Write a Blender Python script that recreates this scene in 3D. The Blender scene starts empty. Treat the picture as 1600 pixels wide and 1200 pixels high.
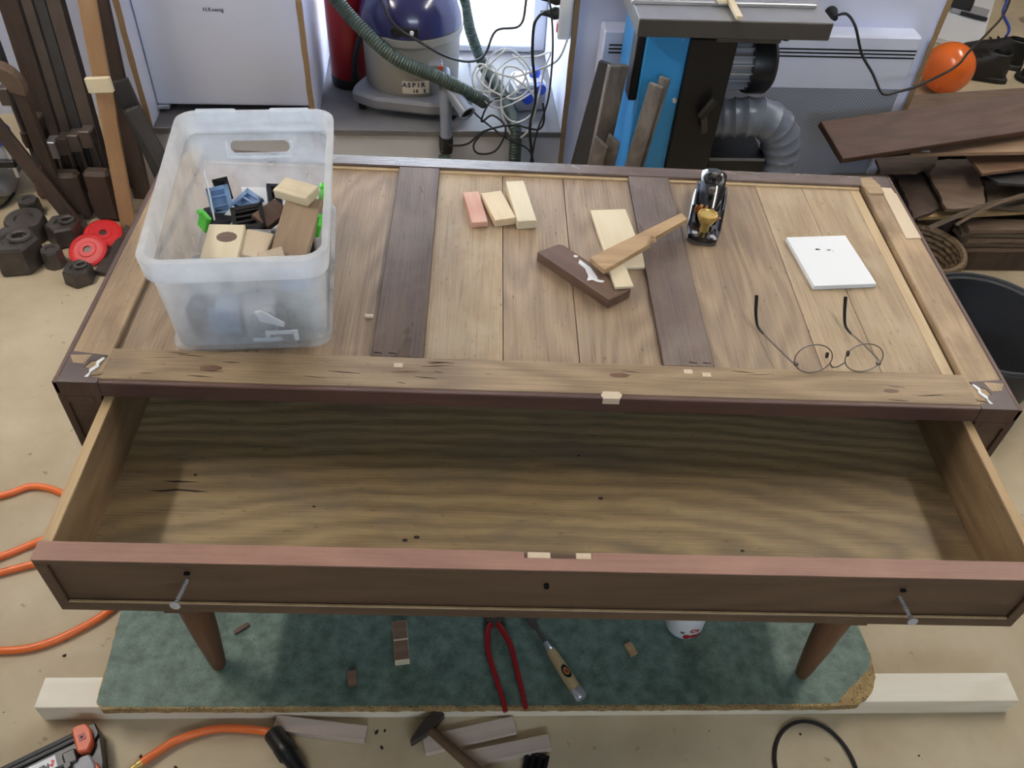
import bpy, bmesh, math, random
from mathutils import Vector, Matrix, Euler
random.seed(7)
S = bpy.context.scene
C = S.collection
PI = math.pi

# ------------------------------------------------------------------ camera
cam_d = bpy.data.cameras.new('camera')
cam_d.sensor_width = 36.0
cam_d.sensor_fit = 'HORIZONTAL'
cam_d.lens = 1340.825 / 1600.0 * 36.0
cam_d.clip_start = 0.02
cam = bpy.data.objects.new('camera', cam_d)
C.objects.link(cam)
_r = Vector((0.99854238, -0.00937531, 0.05315283))
_u = Vector((-0.03018333, 0.71941459, 0.69392479))
_f = Vector((0.04474468, 0.69451764, -0.71808298))
cam.matrix_world = Matrix(((_r.x, _u.x, -_f.x, -0.10181), (_r.y, _u.y, -_f.y, -0.78184),
                           (_r.z, _u.z, -_f.z, 1.74222), (0, 0, 0, 1)))
S.camera = cam

# ------------------------------------------------------------------ sky, lamps, exposure
w = bpy.data.worlds.new('sky')
S.world = w
w.use_nodes = True
bg = w.node_tree.nodes['Background']
bg.inputs[0].default_value = (0.74, 0.86, 1.0, 1)
bg.inputs[1].default_value = 15.0
S.view_settings.view_transform = 'Standard'
S.view_settings.look = 'None'
S.view_settings.gamma = 1.0
S.view_settings.use_curve_mapping = False
S.view_settings.exposure = 0.06
LAMP_RIGHT = 46.0      # emission of the two ceiling tube fixtures
LAMP_LEFT = 70.0
LAMP_BACK = 55.0

H = 0.912              # height of the chest's top above the floor
BT = 0.077             # top of the green board on the floor
RA = math.radians(3.5) # the room is turned 3.5 degrees against the chest
PIV = Vector((0, 1.775, 0))
ROOM = Matrix.Translation(PIV) @ Matrix.Rotation(RA, 4, 'Z')
def RT(u, v, z=0.0): return ROOM @ Vector((u, v, z))

# ------------------------------------------------------------------ materials
def lin(c):
    return tuple((x / 255 / 12.92 if x / 255 <= 0.04045 else ((x / 255 + 0.055) / 1.055) ** 2.4) for x in c) + (1,)
MATS = {}
def newmat(name):
    m = bpy.data.materials.new(name); m.use_nodes = True
    return m, m.node_tree.nodes, m.node_tree.links, m.node_tree.nodes['Principled BSDF']
def plain(name, col, rough=0.5, metal=0.0, var=0.12, scale=30, bump=0.0, spec=0.5, coat=0.0):
    m, n, l, b = newmat(name)
    tc = n.new('ShaderNodeTexCoord'); nz = n.new('ShaderNodeTexNoise')
    nz.inputs['Scale'].default_value = scale; nz.inputs['Detail'].default_value = 5
    l.new(tc.outputs['Object'], nz.inputs['Vector'])
    mx = n.new('ShaderNodeMix'); mx.data_type = 'RGBA'
    c = lin(col)
    mx.inputs[6].default_value = tuple(x * (1 - var) for x in c[:3]) + (1,)
    mx.inputs[7].default_value = tuple(min(1, x * (1 + var)) for x in c[:3]) + (1,)
    l.new(nz.outputs['Fac'], mx.inputs[0]); l.new(mx.outputs[2], b.inputs['Base Color'])
    b.inputs['Roughness'].default_value = rough; b.inputs['Metallic'].default_value = metal
    b.inputs['Specular IOR Level'].default_value = spec
    if coat: b.inputs['Coat Weight'].default_value = coat; b.inputs['Coat Roughness'].default_value = 0.1
    if bump:
        bp = n.new('ShaderNodeBump'); bp.inputs['Strength'].default_value = bump; bp.inputs['Distance'].default_value = 0.002
        l.new(nz.outputs['Fac'], bp.inputs['Height']); l.new(bp.outputs['Normal'], b.inputs['Normal'])
    MATS[name] = m; return m
def wood(name, light, dark, axis='X', rough=0.5, ring=14.0, ringamt=0.45, fine=0.5, blotch=0.3, blotchcol=None,
         stretch=9.0, base=1.6, off=(0, 0, 0), spec=0.4, bump=0.25, finefreq=55, knots=0.0, centre=None, specks=0.0):
    """grain = contour lines of a noise field drawn out along the grain + fine pores + wear blotches"""
    m, n, l, b = newmat(name)
    def math_(op, a, bv=None, clamp=False):
        x = n.new('ShaderNodeMath'); x.operation = op; x.use_clamp = clamp
        for i, v in enumerate((a, bv)):
            if v is None: continue
            if hasattr(v, 'links') or hasattr(v, 'is_output'): l.new(v, x.inputs[i])
            else: x.inputs[i].default_value = v
        return x.outputs[0]
    tc = n.new('ShaderNodeTexCoord')
    k = {'X': 0, 'Y': 1, 'Z': 2}[axis]
    def mapped(al, ac):
        mp = n.new('ShaderNodeMapping'); s = [ac] * 3; s[k] = al
        mp.inputs['Scale'].default_value = s; mp.inputs['Location'].default_value = off
        l.new(tc.outputs['Object'], mp.inputs['Vector']); return mp.outputs[0]
    def noise(vec, det=3, rg=0.5, dist=0.0):
        z = n.new('ShaderNodeTexNoise'); z.inputs['Scale'].default_value = 1
        z.inputs['Detail'].default_value = det; z.inputs['Roughness'].default_value = rg; z.inputs['Distortion'].default_value = dist
        l.new(vec, z.inputs['Vector']); return z.outputs['Fac']
    big = noise(mapped(base, base * stretch * 0.6), 2, 0.4)
    med = noise(mapped(base * 4, base * stretch * 8), 4, 0.6)
    field = math_('ADD', math_('MULTIPLY', big, ring), math_('MULTIPLY', med, 0.35))
    if centre:   # cathedral figure: nested long ovals around a point of the board
        vm = n.new('ShaderNodeVectorMath'); vm.operation = 'SUBTRACT'; vm.inputs[1].default_value = (centre[0], centre[1], 0)
        l.new(tc.outputs['Object'], vm.inputs[0])
        vs = n.new('ShaderNodeVectorMath'); vs.operation = 'MULTIPLY'; vs.inputs[1].default_value = (centre[2], centre[3], 0)
        l.new(vm.outputs[0], vs.inputs[0])
        vl = n.new('ShaderNodeVectorMath'); vl.operation = 'LENGTH'; l.new(vs.outputs[0], vl.inputs[0])
        wob = noise(mapped(3.5, 9.0), 4, 0.6)
        field = math_('ADD', math_('MULTIPLY', vl.outputs['Value'], centre[4]), math_('ADD', math_('MULTIPLY', big, 5.0), math_('ADD', math_('MULTIPLY', wob, 2.6), math_('MULTIPLY', med, 0.35))))
    rings = math_('ADD', math_('MULTIPLY', math_('SINE', math_('MULTIPLY', field, 6.283)), 0.5), 0.5)
    pores = noise(mapped(finefreq * 0.14, finefreq * 9), 4, 0.7)
    pr = math_('MULTIPLY', math_('SUBTRACT', pores, 0.38, True), 2.6, True)
    fac = math_('ADD', math_('MULTIPLY', rings, ringamt), math_('MULTIPLY', pr, fine))
    fac = math_('ADD', fac, math_('MULTIPLY', math_('SUBTRACT', med, 0.5), 0.5))
    fac = math_('ADD', fac, (1 - ringamt - fine) * 0.5, True)
    mx = n.new('ShaderNodeMix'); mx.data_type = 'RGBA'
    mx.inputs[6].default_value = lin(light); mx.inputs[7].default_value = lin(dark)
    l.new(fac, mx.inputs[0])
    bl = noise(mapped(6, 11), 4, 0.62, 0.4)
    bf = math_('MULTIPLY', math_('MULTIPLY', math_('SUBTRACT', bl, 0.47, True), 4.5, True), blotch)
    m2 = n.new('ShaderNodeMix'); m2.data_type = 'RGBA'
    l.new(bf, m2.inputs[0]); l.new(mx.outputs[2], m2.inputs[6]); m2.inputs[7].default_value = lin(blotchcol or dark)
    out = m2.outputs[2]
    if specks:   # grime and small scratches with a shape of their own
        sp_ = noise(mapped(55, 170), 2, 0.5)
        sf = math_('MULTIPLY', math_('SUBTRACT', sp_, 0.665, True), 9.0 * specks, True)
        sc_ = noise(mapped(9, 330), 2, 0.5)
        sf = math_('MAXIMUM', sf, math_('MULTIPLY', math_('SUBTRACT', sc_, 0.66, True), 7.0 * specks, True))
        m4 = n.new('ShaderNodeMix'); m4.data_type = 'RGBA'
        l.new(sf, m4.inputs[0]); l.new(out, m4.inputs[6]); m4.inputs[7].default_value = lin((66, 52, 42)); out = m4.outputs[2]
    if knots:
        vo = n.new('ShaderNodeTexVoronoi'); vo.inputs['Scale'].default_value = 1; vo.inputs['Randomness'].default_value = 1
        l.new(mapped(4.2, 8.4), vo.inputs['Vector'])
        kf = math_('MULTIPLY', math_('SUBTRACT', 0.16, vo.outputs['Distance'], True), 9.0 * knots, True)
        m3 = n.new('ShaderNodeMix'); m3.data_type = 'RGBA'
        l.new(kf, m3.inputs[0]); l.new(out, m3.inputs[6]); m3.inputs[7].default_value = lin((58, 50, 44)); out = m3.outputs[2]
    l.new(out, b.inputs['Base Color'])
    rr = math_('ADD', math_('MULTIPLY', bl, 0.25), rough - 0.12)
    l.new(rr, b.inputs['Roughness']); b.inputs['Specular IOR Level'].default_value = spec
    bp = n.new('ShaderNodeBump'); bp.inputs['Strength'].default_value = bump; bp.inputs['Distance'].default_value = 0.0012
    l.new(math_('SUBTRACT', 1.0, pr), bp.inputs['Height']); l.new(bp.outputs['Normal'], b.inputs['Normal'])
    MATS[name] = m; return m
def speckle(name, c1, c2, c3, scale, rough=0.8, thr=0.55, bump=0.6):
    """two-tone ground with grains of a third colour (chipboard, concrete, worn laminate)"""
    m, n, l, b = newmat(name)
    tc = n.new('ShaderNodeTexCoord')
    a = n.new('ShaderNodeTexNoise'); a.inputs['Scale'].default_value = scale * 0.12; a.inputs['Detail'].default_value = 6; a.inputs['Roughness'].default_value = 0.65
    v = n.new('ShaderNodeTexNoise'); v.inputs['Scale'].default_value = scale; v.inputs['Detail'].default_value = 3
    for x in (a, v): l.new(tc.outputs['Object'], x.inputs['Vector'])
    r1 = n.new('ShaderNodeValToRGB'); r1.color_ramp.elements[0].position = 0.36; r1.color_ramp.elements[1].position = 0.64
    r1.color_ramp.elements[0].color = lin(c1); r1.color_ramp.elements[1].color = lin(c2)
    l.new(a.outputs['Fac'], r1.inputs[0])
    r2 = n.new('ShaderNodeValToRGB'); r2.color_ramp.elements[0].position = thr; r2.color_ramp.elements[1].position = thr + 0.1
    l.new(v.outputs['Fac'], r2.inputs[0])
    mx = n.new('ShaderNodeMix'); mx.data_type = 'RGBA'
    l.new(r2.outputs[0], mx.inputs[0]); l.new(r1.outputs[0], mx.inputs[6]); mx.inputs[7].default_value = lin(c3)
    l.new(mx.outputs[2], b.inputs['Base Color']); b.inputs['Roughness'].default_value = rough
    b.inputs['Specular IOR Level'].default_value = 0.3
    bp = n.new('ShaderNodeBump'); bp.inputs['Strength'].default_value = bump; bp.inputs['Distance'].default_value = 0.002
    l.new(v.outputs['Fac'], bp.inputs['Height']); l.new(bp.outputs['Normal'], b.inputs['Normal'])
    MATS[name] = m; return m
def emit(name, col, strength):
    m, n, l, b = newmat(name)
    b.inputs['Base Color'].default_value = (0.8, 0.8, 0.8, 1)
    b.inputs['Emission Color'].default_value = col + (1,); b.inputs['Emission Strength'].default_value = strength
    MATS[name] = m; return m
def thin_glass(name, tint=(1, 1, 1), gloss=0.06):
    m, n, l, b = newmat(name)
    n.remove(b); o = n['Material Output']
    t = n.new('ShaderNodeBsdfTransparent'); t.inputs[0].default_value = tint + (1,)
    g = n.new('ShaderNodeBsdfGlossy'); g.inputs['Roughness'].default_value = 0.02
    mx = n.new('ShaderNodeMixShader'); mx.inputs[0].default_value = gloss
    l.new(t.outputs[0], mx.inputs[1]); l.new(g.outputs[0], mx.inputs[2]); l.new(mx.outputs[0], o.inputs['Surface'])
    MATS[name] = m; return m
def frosted(name, clear=0.42, col=(0.93, 0.95, 0.97)):
    """milky polypropylene: part clear, part scattering, slightly glossy; scuffs by noise"""
    m, n, l, b = newmat(name)
    o = n['Material Output']
    tc = n.new('ShaderNodeTexCoord'); nz = n.new('ShaderNodeTexNoise')
    nz.inputs['Scale'].default_value = 16; nz.inputs['Detail'].default_value = 5
    l.new(tc.outputs['Object'], nz.inputs['Vector'])
    rp = n.new('ShaderNodeMapRange'); rp.inputs[1].default_value = 0.3; rp.inputs[2].default_value = 0.7
    rp.inputs[3].default_value = clear - 0.12; rp.inputs[4].default_value = clear + 0.1
    l.new(nz.outputs['Fac'], rp.inputs[0])
    t = n.new('ShaderNodeBsdfTransparent'); t.inputs[0].default_value = (0.97, 0.98, 0.99, 1)
    tr = n.new('ShaderNodeBsdfTranslucent'); tr.inputs[0].default_value = col + (1,)
    b.inputs['Base Color'].default_value = col + (1,); b.inputs['Roughness'].default_value = 0.3
    m1 = n.new('ShaderNodeMixShader'); m1.inputs[0].default_value = 0.45
    l.new(b.outputs[0], m1.inputs[1]); l.new(tr.outputs[0], m1.inputs[2])
    m2 = n.new('ShaderNodeMixShader'); l.new(rp.outputs[0], m2.inputs[0])
    l.new(m1.outputs[0], m2.inputs[1]); l.new(t.outputs[0], m2.inputs[2]); l.new(m2.outputs[0], o.inputs['Surface'])
    MATS[name] = m; return m

# woods of the chest
wood('oak_panel_y', (180, 154, 124), (120, 97, 74), 'Y', 0.40, ring=9, ringamt=0.35, blotch=0.35, blotchcol=(146, 124, 98), spec=0.55, fine=0.6, bump=0.4, specks=0.55)
wood('oak_panel_y2', (170, 144, 114), (110, 88, 68), 'Y', 0.40, ring=12, ringamt=0.4, blotch=0.4, blotchcol=(158, 138, 112), off=(3, 5, 1), spec=0.55, fine=0.6, bump=0.4, specks=0.55)
wood('oak_panel_pale', (190, 166, 132), (138, 113, 84), 'Y', 0.38, ring=7, fine=0.6, bump=0.5, ringamt=0.3, blotch=0.4, blotchcol=(204, 188, 160), off=(1, 9, 4), spec=0.5, specks=0.55)
wood('oak_strip_pale', (212, 188, 150), (178, 150, 112), 'Y', 0.5, ring=6, ringamt=0.3, fine=0.3, blotch=0.1)
wood('oak_dark_y', (118, 97, 82), (70, 56, 48), 'Y', 0.30, ring=6, ringamt=0.25, fine=0.6, bump=0.4, blotch=0.5, blotchcol=(138, 122, 108), spec=0.5, specks=0.55)
wood('rail_front', (176, 150, 116), (112, 90, 66), 'X', 0.52, ring=10, ringamt=0.35, blotch=0.35, blotchcol=(112, 90, 66), knots=0.35, specks=0.55)
wood('rail_side', (190, 162, 126), (126, 102, 76), 'Y', 0.52, ring=8, ringamt=0.35, blotch=0.6, blotchcol=(92, 72, 54), specks=0.55)
wood('rail_back', (110, 92, 82), (70, 56, 50), 'X', 0.24, ring=6, ringamt=0.25, blotch=0.4, blotchcol=(134, 120, 112), spec=0.6, specks=0.55)
wood('dark_edge', (108, 76, 64), (70, 50, 44), 'X', 0.46, ring=6, ringamt=0.25, fine=0.4, blotch=0.4, blotchcol=(84, 62, 56))
wood('corner_dark', (92, 72, 68), (58, 46, 46), 'X', 0.42, ring=5, ringamt=0.2, fine=0.4, blotch=0.5, blotchcol=(108, 92, 90), specks=0.55)
wood('carcase_brown', (104, 76, 58), (72, 52, 40), 'Z', 0.5, ring=6, ringamt=0.3, blotch=0.3)
wood('drawer_face', (106, 81, 60), (76, 57, 42), 'X', 0.5, ring=6, ringamt=0.3, fine=0.35, blotch=0.3)
wood('drawer_cap', (166, 126, 108), (130, 94, 79), 'X', 0.48, ring=5, ringamt=0.25, fine=0.35, blotch=0.35, blotchcol=(190, 146, 128))
wood('drawer_side', (156, 130, 96), (110, 88, 64), 'Y', 0.52, ring=8, ringamt=0.4, blotch=0.35, specks=0.55)
wood('drawer_lip', (206, 178, 134), (166, 134, 94), 'Y', 0.55, ring=6, ringamt=0.3, fine=0.3, blotch=0.2)
wood('drawer_floor', (170, 147, 108), (104, 86, 62), 'X', 0.5, ring=24, ringamt=0.44, fine=0.5, blotch=0.55, blotchcol=(110, 102, 90), stretch=6.5, base=0.95, knots=0.9, off=(2.2, 0.4, 0), centre=(-0.10, -0.52, 0.26, 1.0, 42.0), specks=0.45)
wood('leg_wood', (124, 88, 62), (86, 58, 40), 'Z', 0.42, ring=6, ringamt=0.3, blotch=0.2)
wood('patch_pale', (226, 208, 182), (206, 184, 154), 'Y', 0.55, ring=5, ringamt=0.2, fine=0.2, blotch=0.1)
wood('pine_x', (238, 224, 192), (216, 196, 158), 'X', 0.55, ring=6, ringamt=0.4, fine=0.15, blotch=0.1, bump=0.08)
wood('pine_y', (240, 228, 198), (220, 202, 166), 'Y', 0.55, ring=6, ringamt=0.4, fine=0.15, blotch=0.1, bump=0.08)
wood('cedar_y', (226, 182, 158), (200, 140, 120), 'Y', 0.55, ring=9, ringamt=0.45, fine=0.2, blotch=0.2, blotchcol=(236, 208, 176), bump=0.08)
wood('pine_knotty', (240, 222, 186), (220, 192, 150), 'Y', 0.55, ring=8, ringamt=0.4, fine=0.15, blotch=0.5, blotchcol=(222, 168, 150), bump=0.08)
wood('brown_offcut', (120, 94, 78), (84, 62, 52), 'X', 0.45, ring=6, ringamt=0.3, blotch=0.25)
wood('tan_stick', (194, 162, 122), (152, 120, 84), 'X', 0.55, ring=8, ringamt=0.35, blotch=0.2)
wood('beam_white', (252, 246, 230), (238, 226, 202), 'X', 0.5, ring=5, ringamt=0.4, fine=0.1, blotch=0.12, bump=0.05)
wood('ash_pink', (220, 204, 192), (196, 176, 162), 'X', 0.6, ring=6, ringamt=0.3, fine=0.3, blotch=0.15)
wood('post_tan', (196, 160, 122), (168, 130, 94), 'Z', 0.6, ring=6, ringamt=0.4, fine=0.15, blotch=0.15, knots=0.5)
wood('plank_dark', (90, 74, 64), (56, 46, 40), 'Z', 0.6, ring=6, ringamt=0.3, blotch=0.4)
wood('plank_black', (74, 72, 72), (42, 41, 42), 'Z', 0.55, ring=5, ringamt=0.2, fine=0.4, blotch=0.5, blotchcol=(84, 84, 86))
wood('plank_dusty', (120, 112, 106), (64, 58, 54), 'Z', 0.7, ring=5, ringamt=0.2, fine=0.5, blotch=0.8, blotchcol=(160, 154, 150))
wood('walnut', (98, 72, 60), (62, 44, 38), 'X', 0.55, ring=7, ringamt=0.35, blotch=0.3, knots=0.5)
wood('walnut_z', (98, 72, 60), (60, 43, 37), 'Z', 0.55, ring=7, ringamt=0.35, blotch=0.3, knots=0.5)
wood('pine_z', (240, 228, 198), (220, 202, 166), 'Z', 0.55, ring=6, ringamt=0.4, fine=0.15, blotch=0.1, bump=0.08)
wood('stained_tan', (178, 154, 126), (138, 112, 88), 'Y', 0.55, ring=6, ringamt=0.3, fine=0.3, blotch=0.6, blotchcol=(116, 96, 80))
wood('grey_brown', (124, 104, 88), (88, 72, 60), 'X', 0.6, ring=7, ringamt=0.3, blotch=0.3)
wood('grey_olive', (112, 98, 82), (76, 66, 56), 'X', 0.65, ring=7, ringamt=0.3, blotch=0.4)
wood('pale_board', (176, 148, 122), (146, 118, 94), 'X', 0.6, ring=6, ringamt=0.3, fine=0.2)
wood('red_brown', (146, 116, 92), (106, 80, 62), 'X', 0.55, ring=7, ringamt=0.35, blotch=0.3)
wood('straw', (190, 164, 120), (150, 124, 84), 'X', 0.65, ring=5, ringamt=0.3)
wood('hammer_handle', (120, 96, 72), (82, 64, 48), 'X', 0.5, ring=5, ringamt=0.25)
wood('chisel_handle', (206, 184, 142), (172, 146, 104), 'X', 0.35, ring=4, ringamt=0.25, fine=0.15)
wood('wicker', (128, 108, 82), (86, 70, 52), 'X', 0.7, ring=20, ringamt=0.5)
# surfaces
speckle('laminate_green', (80, 99, 88), (114, 134, 121), (66, 80, 72), 320, 0.5, 0.6, 0.1)
speckle('chipboard', (150, 124, 84), (186, 160, 112), (92, 70, 44), 260, 0.9, 0.56, 0.9)
plain('white_wall', (216, 222, 244), 0.55, var=0.04, scale=4)
plain('white_riser', (216, 218, 226), 0.5, var=0.05, scale=6)
plain('raw_edge', (150, 124, 92), 0.8, var=0.2, scale=60)
plain('step_grey', (112, 110, 112), 0.6, var=0.2, scale=14)
plain('workshop_drab', (128, 122, 114), 0.85, var=0.08, scale=3)
plain('ceiling_white', (168, 164, 158), 0.8, var=0.03, scale=3)
plain('white_paint', (236, 238, 242), 0.4, var=0.02)
plain('enamel', (222, 229, 250), 0.28, var=0.02, scale=5)
plain('rubber_black', (30, 29, 30), 0.55, var=0.2)
plain('plastic_black', (26, 26, 28), 0.38, var=0.2)
plain('black_paint', (9, 9, 10), 0.45, var=0.15)
plain('gloss_black', (14, 15, 18), 0.16, var=0.1, coat=0.6)
plain('cast_iron', (86, 82, 76), 0.55, metal=0.35, var=0.3, scale=40, bump=0.4)
plain('iron_dark', (84, 78, 74), 0.4, metal=0.4, var=0.45, scale=26, bump=0.3)
plain('clamp_steel', (96, 86, 80), 0.5, metal=0.35, var=0.35, scale=18)
plain('machined', (176, 176, 178), 0.36, metal=0.7, var=0.2, scale=12)
plain('table_edge', (84, 80, 76), 0.5, metal=0.4, var=0.12, scale=20)
plain('zinc', (214, 218, 228), 0.3, metal=0.7, var=0.08)
plain('brass', (206, 174, 100), 0.3, metal=0.5, var=0.1)
plain('copper_coil', (190, 134, 74), 0.35, metal=0.9, var=0.15)
plain('machine_blue', (58, 150, 214), 0.36, var=0.06, scale=8)
plain('vac_grey', (150, 148, 140), 0.5, var=0.1, scale=7)
plain('vac_base', (132, 134, 140), 0.5, var=0.1, scale=9)
plain('vac_blue', (44, 44, 84), 0.22, var=0.08, coat=0.4)
plain('pipe_grey', (132, 138, 150), 0.3, var=0.06)
plain('hose_green', (64, 78, 68), 0.5, var=0.15)
plain('duct_grey', (116, 124, 140), 0.36, var=0.12, metal=0.15)
plain('red_paint', (150, 26, 30), 0.34, var=0.1)
plain('red_dull', (158, 34, 38), 0.42, var=0.15, scale=50)
plain('red_plate', (208, 40, 44), 0.42, var=0.12, scale=50)
plain('orange_rubber', (244, 122, 58), 0.36, var=0.06)
plain('orange_plastic', (222, 104, 66), 0.42, var=0.05)
plain('orange_ball', (244, 118, 44), 0.25, var=0.04, coat=0.3)
plain('grey_plastic', (158, 160, 166), 0.45, var=0.05)
plain('white_plastic', (232, 234, 236), 0.35, var=0.02)
plain('cable_white', (206, 206, 200), 0.45, var=0.06)
plain('blue_plastic', (36, 78, 196), 0.35, var=0.06)
plain('blue_grey', (122, 152, 192), 0.4, var=0.06)
plain('green_plastic', (96, 220, 72), 0.4, var=0.05)
plain('paper_white', (244, 246, 248), 0.5, var=0.01)
plain('ink', (40, 40, 44), 0.6, var=0.1)
plain('bag_grey', (150, 150, 152), 0.5, var=0.25, scale=8)
plain('tub_black', (44, 46, 50), 0.6, var=0.3, scale=60)
plain('leather', (34, 32, 31), 0.55, var=0.3, scale=40, bump=0.3)
plain('white_paint_smear', (240, 240, 240), 0.5, var=0.03)
plain('label_cream', (232, 226, 214), 0.45, var=0.03)
plain('label_red', (176, 42, 44), 0.45, var=0.1)
plain('label_green', (88, 104, 64), 0.45, var=0.1)
plain('jar_lid', (150, 128, 96), 0.35, metal=0.6)
plain('logo_grey', (70, 74, 86), 0.4, var=0.02)
plain('logo_blue', (44, 44, 92), 0.4, var=0.02)
plain('logo_red', (206, 40, 44), 0.4, var=0.02)
plain('gunmetal', (112, 104, 98), 0.35, metal=0.6, var=0.1)
plain('dark_hole', (12, 10, 9), 0.9, var=0.0)
plain('crack', (48, 36, 28), 0.9, var=0.2)
thin_glass('pane_glass')
thin_glass('lens_glass', (0.99, 0.99, 0.99), 0.03)
frosted('bin_plastic', 0.70)
frosted('bin_rim', 0.48)
emit('tube_right', (1.0, 0.95, 0.87), LAMP_RIGHT)
emit('tube_left', (1.0, 0.94, 0.86), LAMP_LEFT)
emit('tube_back', (1.0, 0.95, 0.88), LAMP_BACK)
# perforated radiator sheet: a fine grid of small holes
m, n, l, b = newmat('perforated')
tc = n.new('ShaderNodeTexCoord'); mp = n.new('ShaderNodeMapping'); mp.inputs['Scale'].default_value = (150, 1, 150)
mp.inputs['Rotation'].default_value = (0, PI / 4, 0)
l.new(tc.outputs['Object'], mp.inputs['Vector'])
ck = n.new('ShaderNodeTexVoronoi'); ck.inputs['Scale'].default_value = 1; ck.inputs['Randomness'].default_value = 0
l.new(mp.outputs[0], ck.inputs['Vector'])
rp = n.new('ShaderNodeValToRGB'); rp.color_ramp.elements[0].position = 0.30; rp.color_ramp.elements[1].position = 0.42
rp.color_ramp.elements[0].color = lin((88, 95, 108)); rp.color_ramp.elements[1].color = lin((172, 180, 198))
l.new(ck.outputs['Distance'], rp.inputs[0]); l.new(rp.outputs[0], b.inputs['Base Color']); b.inputs['Roughness'].default_value = 0.4
MATS['perforated'] = m
# concrete floor: sandy paint with stains and small dark specks
m, n, l, b = newmat('floor_concrete')
tc = n.new('ShaderNodeTexCoord')
def fnoise(sc, det, rg=0.6):
    z = n.new('ShaderNodeTexNoise'); z.inputs['Scale'].default_value = sc; z.inputs['Detail'].default_value = det; z.inputs['Roughness'].default_value = rg
    l.new(tc.outputs['Object'], z.inputs['Vector']); return z.outputs['Fac']
r1 = n.new('ShaderNodeValToRGB'); r1.color_ramp.elements[0].position = 0.3; r1.color_ramp.elements[1].position = 0.68
r1.color_ramp.elements[0].color = lin((176, 159, 130)); r1.color_ramp.elements[1].color = lin((208, 193, 163))
l.new(fnoise(3.2, 7), r1.inputs[0])
r2 = n.new('ShaderNodeValToRGB'); r2.color_ramp.elements[0].position = 0.68; r2.color_ramp.elements[1].position = 0.80
l.new(fnoise(34, 3, 0.5), r2.inputs[0])
mx = n.new('ShaderNodeMix'); mx.data_type = 'RGBA'; mx.inputs[7].default_value = lin((120, 104, 84))
l.new(r2.outputs[0], mx.inputs[0]); l.new(r1.outputs[0], mx.inputs[6])
l.new(mx.outputs[2], b.inputs['Base Color']); b.inputs['Roughness'].default_value = 0.55; b.inputs['Specular IOR Level'].default_value = 0.35
MATS['floor_concrete'] = m

# ------------------------------------------------------------------ mesh helpers
def finish(bm, name, mat, smooth=False):
    bmesh.ops.recalc_face_normals(bm, faces=bm.faces)
    if smooth:
        for f in bm.faces: f.smooth = True
        for e in bm.edges:
            if len(e.link_faces) == 2 and e.calc_face_angle(0) > math.radians(38): e.smooth = False
    me = bpy.data.meshes.new(name); bm.to_mesh(me); bm.free()
    me.materials.append(MATS[mat] if isinstance(mat, str) else mat)
    return me
def link(name, me, parent=None, loc=(0, 0, 0), rot=(0, 0, 0)):
    o = bpy.data.objects.new(name, me); C.objects.link(o)
    o.location = loc; o.rotation_euler = rot
    if parent: o.parent = parent
    return o
def obj(name, bm, mat, parent=None, smooth=False, loc=(0, 0, 0), rot=(0, 0, 0)):
    return link(name, finish(bm, name, mat, smooth), parent, loc, rot)
def tag(o, label, cat, group=None):
    o['label'] = label; o['category'] = cat
    if group: o['group'] = group
    return o
def thing(name, label, cat, loc=(0, 0, 0), rotz=0.0, group=None, rot=None):
    o = bpy.data.objects.new(name, None); C.objects.link(o); o.empty_display_size = 0.05
    o.location = loc; o.rotation_euler = rot if rot else (0, 0, rotz)
    return tag(o, label, cat, group)
def struct(name, bm, mat, smooth=False, room=True):
    if room: bmesh.ops.transform(bm, matrix=ROOM, verts=bm.verts)
    o = obj(name, bm, mat, None, smooth); o['kind'] = 'structure'; return o
def B(): return bmesh.new()
def box(bm, x0, x1, y0, y1, z0, z1, bev=0.0, M=None, seg=1):
    vs = [bm.verts.new(p) for p in ((x0, y0, z0), (x1, y0, z0), (x1, y1, z0), (x0, y1, z0), (x0, y0, z1), (x1, y0, z1), (x1, y1, z1), (x0, y1, z1))]
    fs = [bm.faces.new([vs[i] for i in q]) for q in ((3, 2, 1, 0), (4, 5, 6, 7), (0, 1, 5, 4), (1, 2, 6, 5), (2, 3, 7, 6), (3, 0, 4, 7))]
    if bev:
        es = list({e for f in fs for e in f.edges})
        r = bmesh.ops.bevel(bm, geom=es, offset=bev, segments=seg, affect='EDGES', profile=0.6)
        vs = list({v for f in r['faces'] for v in f.verts} | {v for v in vs if v.is_valid})
    if M is not None: bmesh.ops.transform(bm, matrix=M, verts=[v for v in vs if v.is_valid])
    return bm
def prism(bm, poly, z0, z1, bev=0.0, M=None):
    a = [bm.verts.new((p[0], p[1], z0)) for p in poly]; t = [bm.verts.new((p[0], p[1], z1)) for p in poly]
    n_ = len(poly); fs = [bm.faces.new(a[::-1]), bm.faces.new(t)]
    for i in range(n_): fs.append(bm.faces.new((a[i], a[(i + 1) % n_], t[(i + 1) % n_], t[i])))
    vs = a + t
    if bev:
        es = list({e for f in fs for e in f.edges})
        r = bmesh.ops.bevel(bm, geom=es, offset=bev, segments=1, affect='EDGES', profile=0.6)
        vs = list({v for f in r['faces'] for v in f.verts} | {v for v in vs if v.is_valid})
    if M is not None: bmesh.ops.transform(bm, matrix=M, verts=[v for v in vs if v.is_valid])
    return bm
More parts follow.
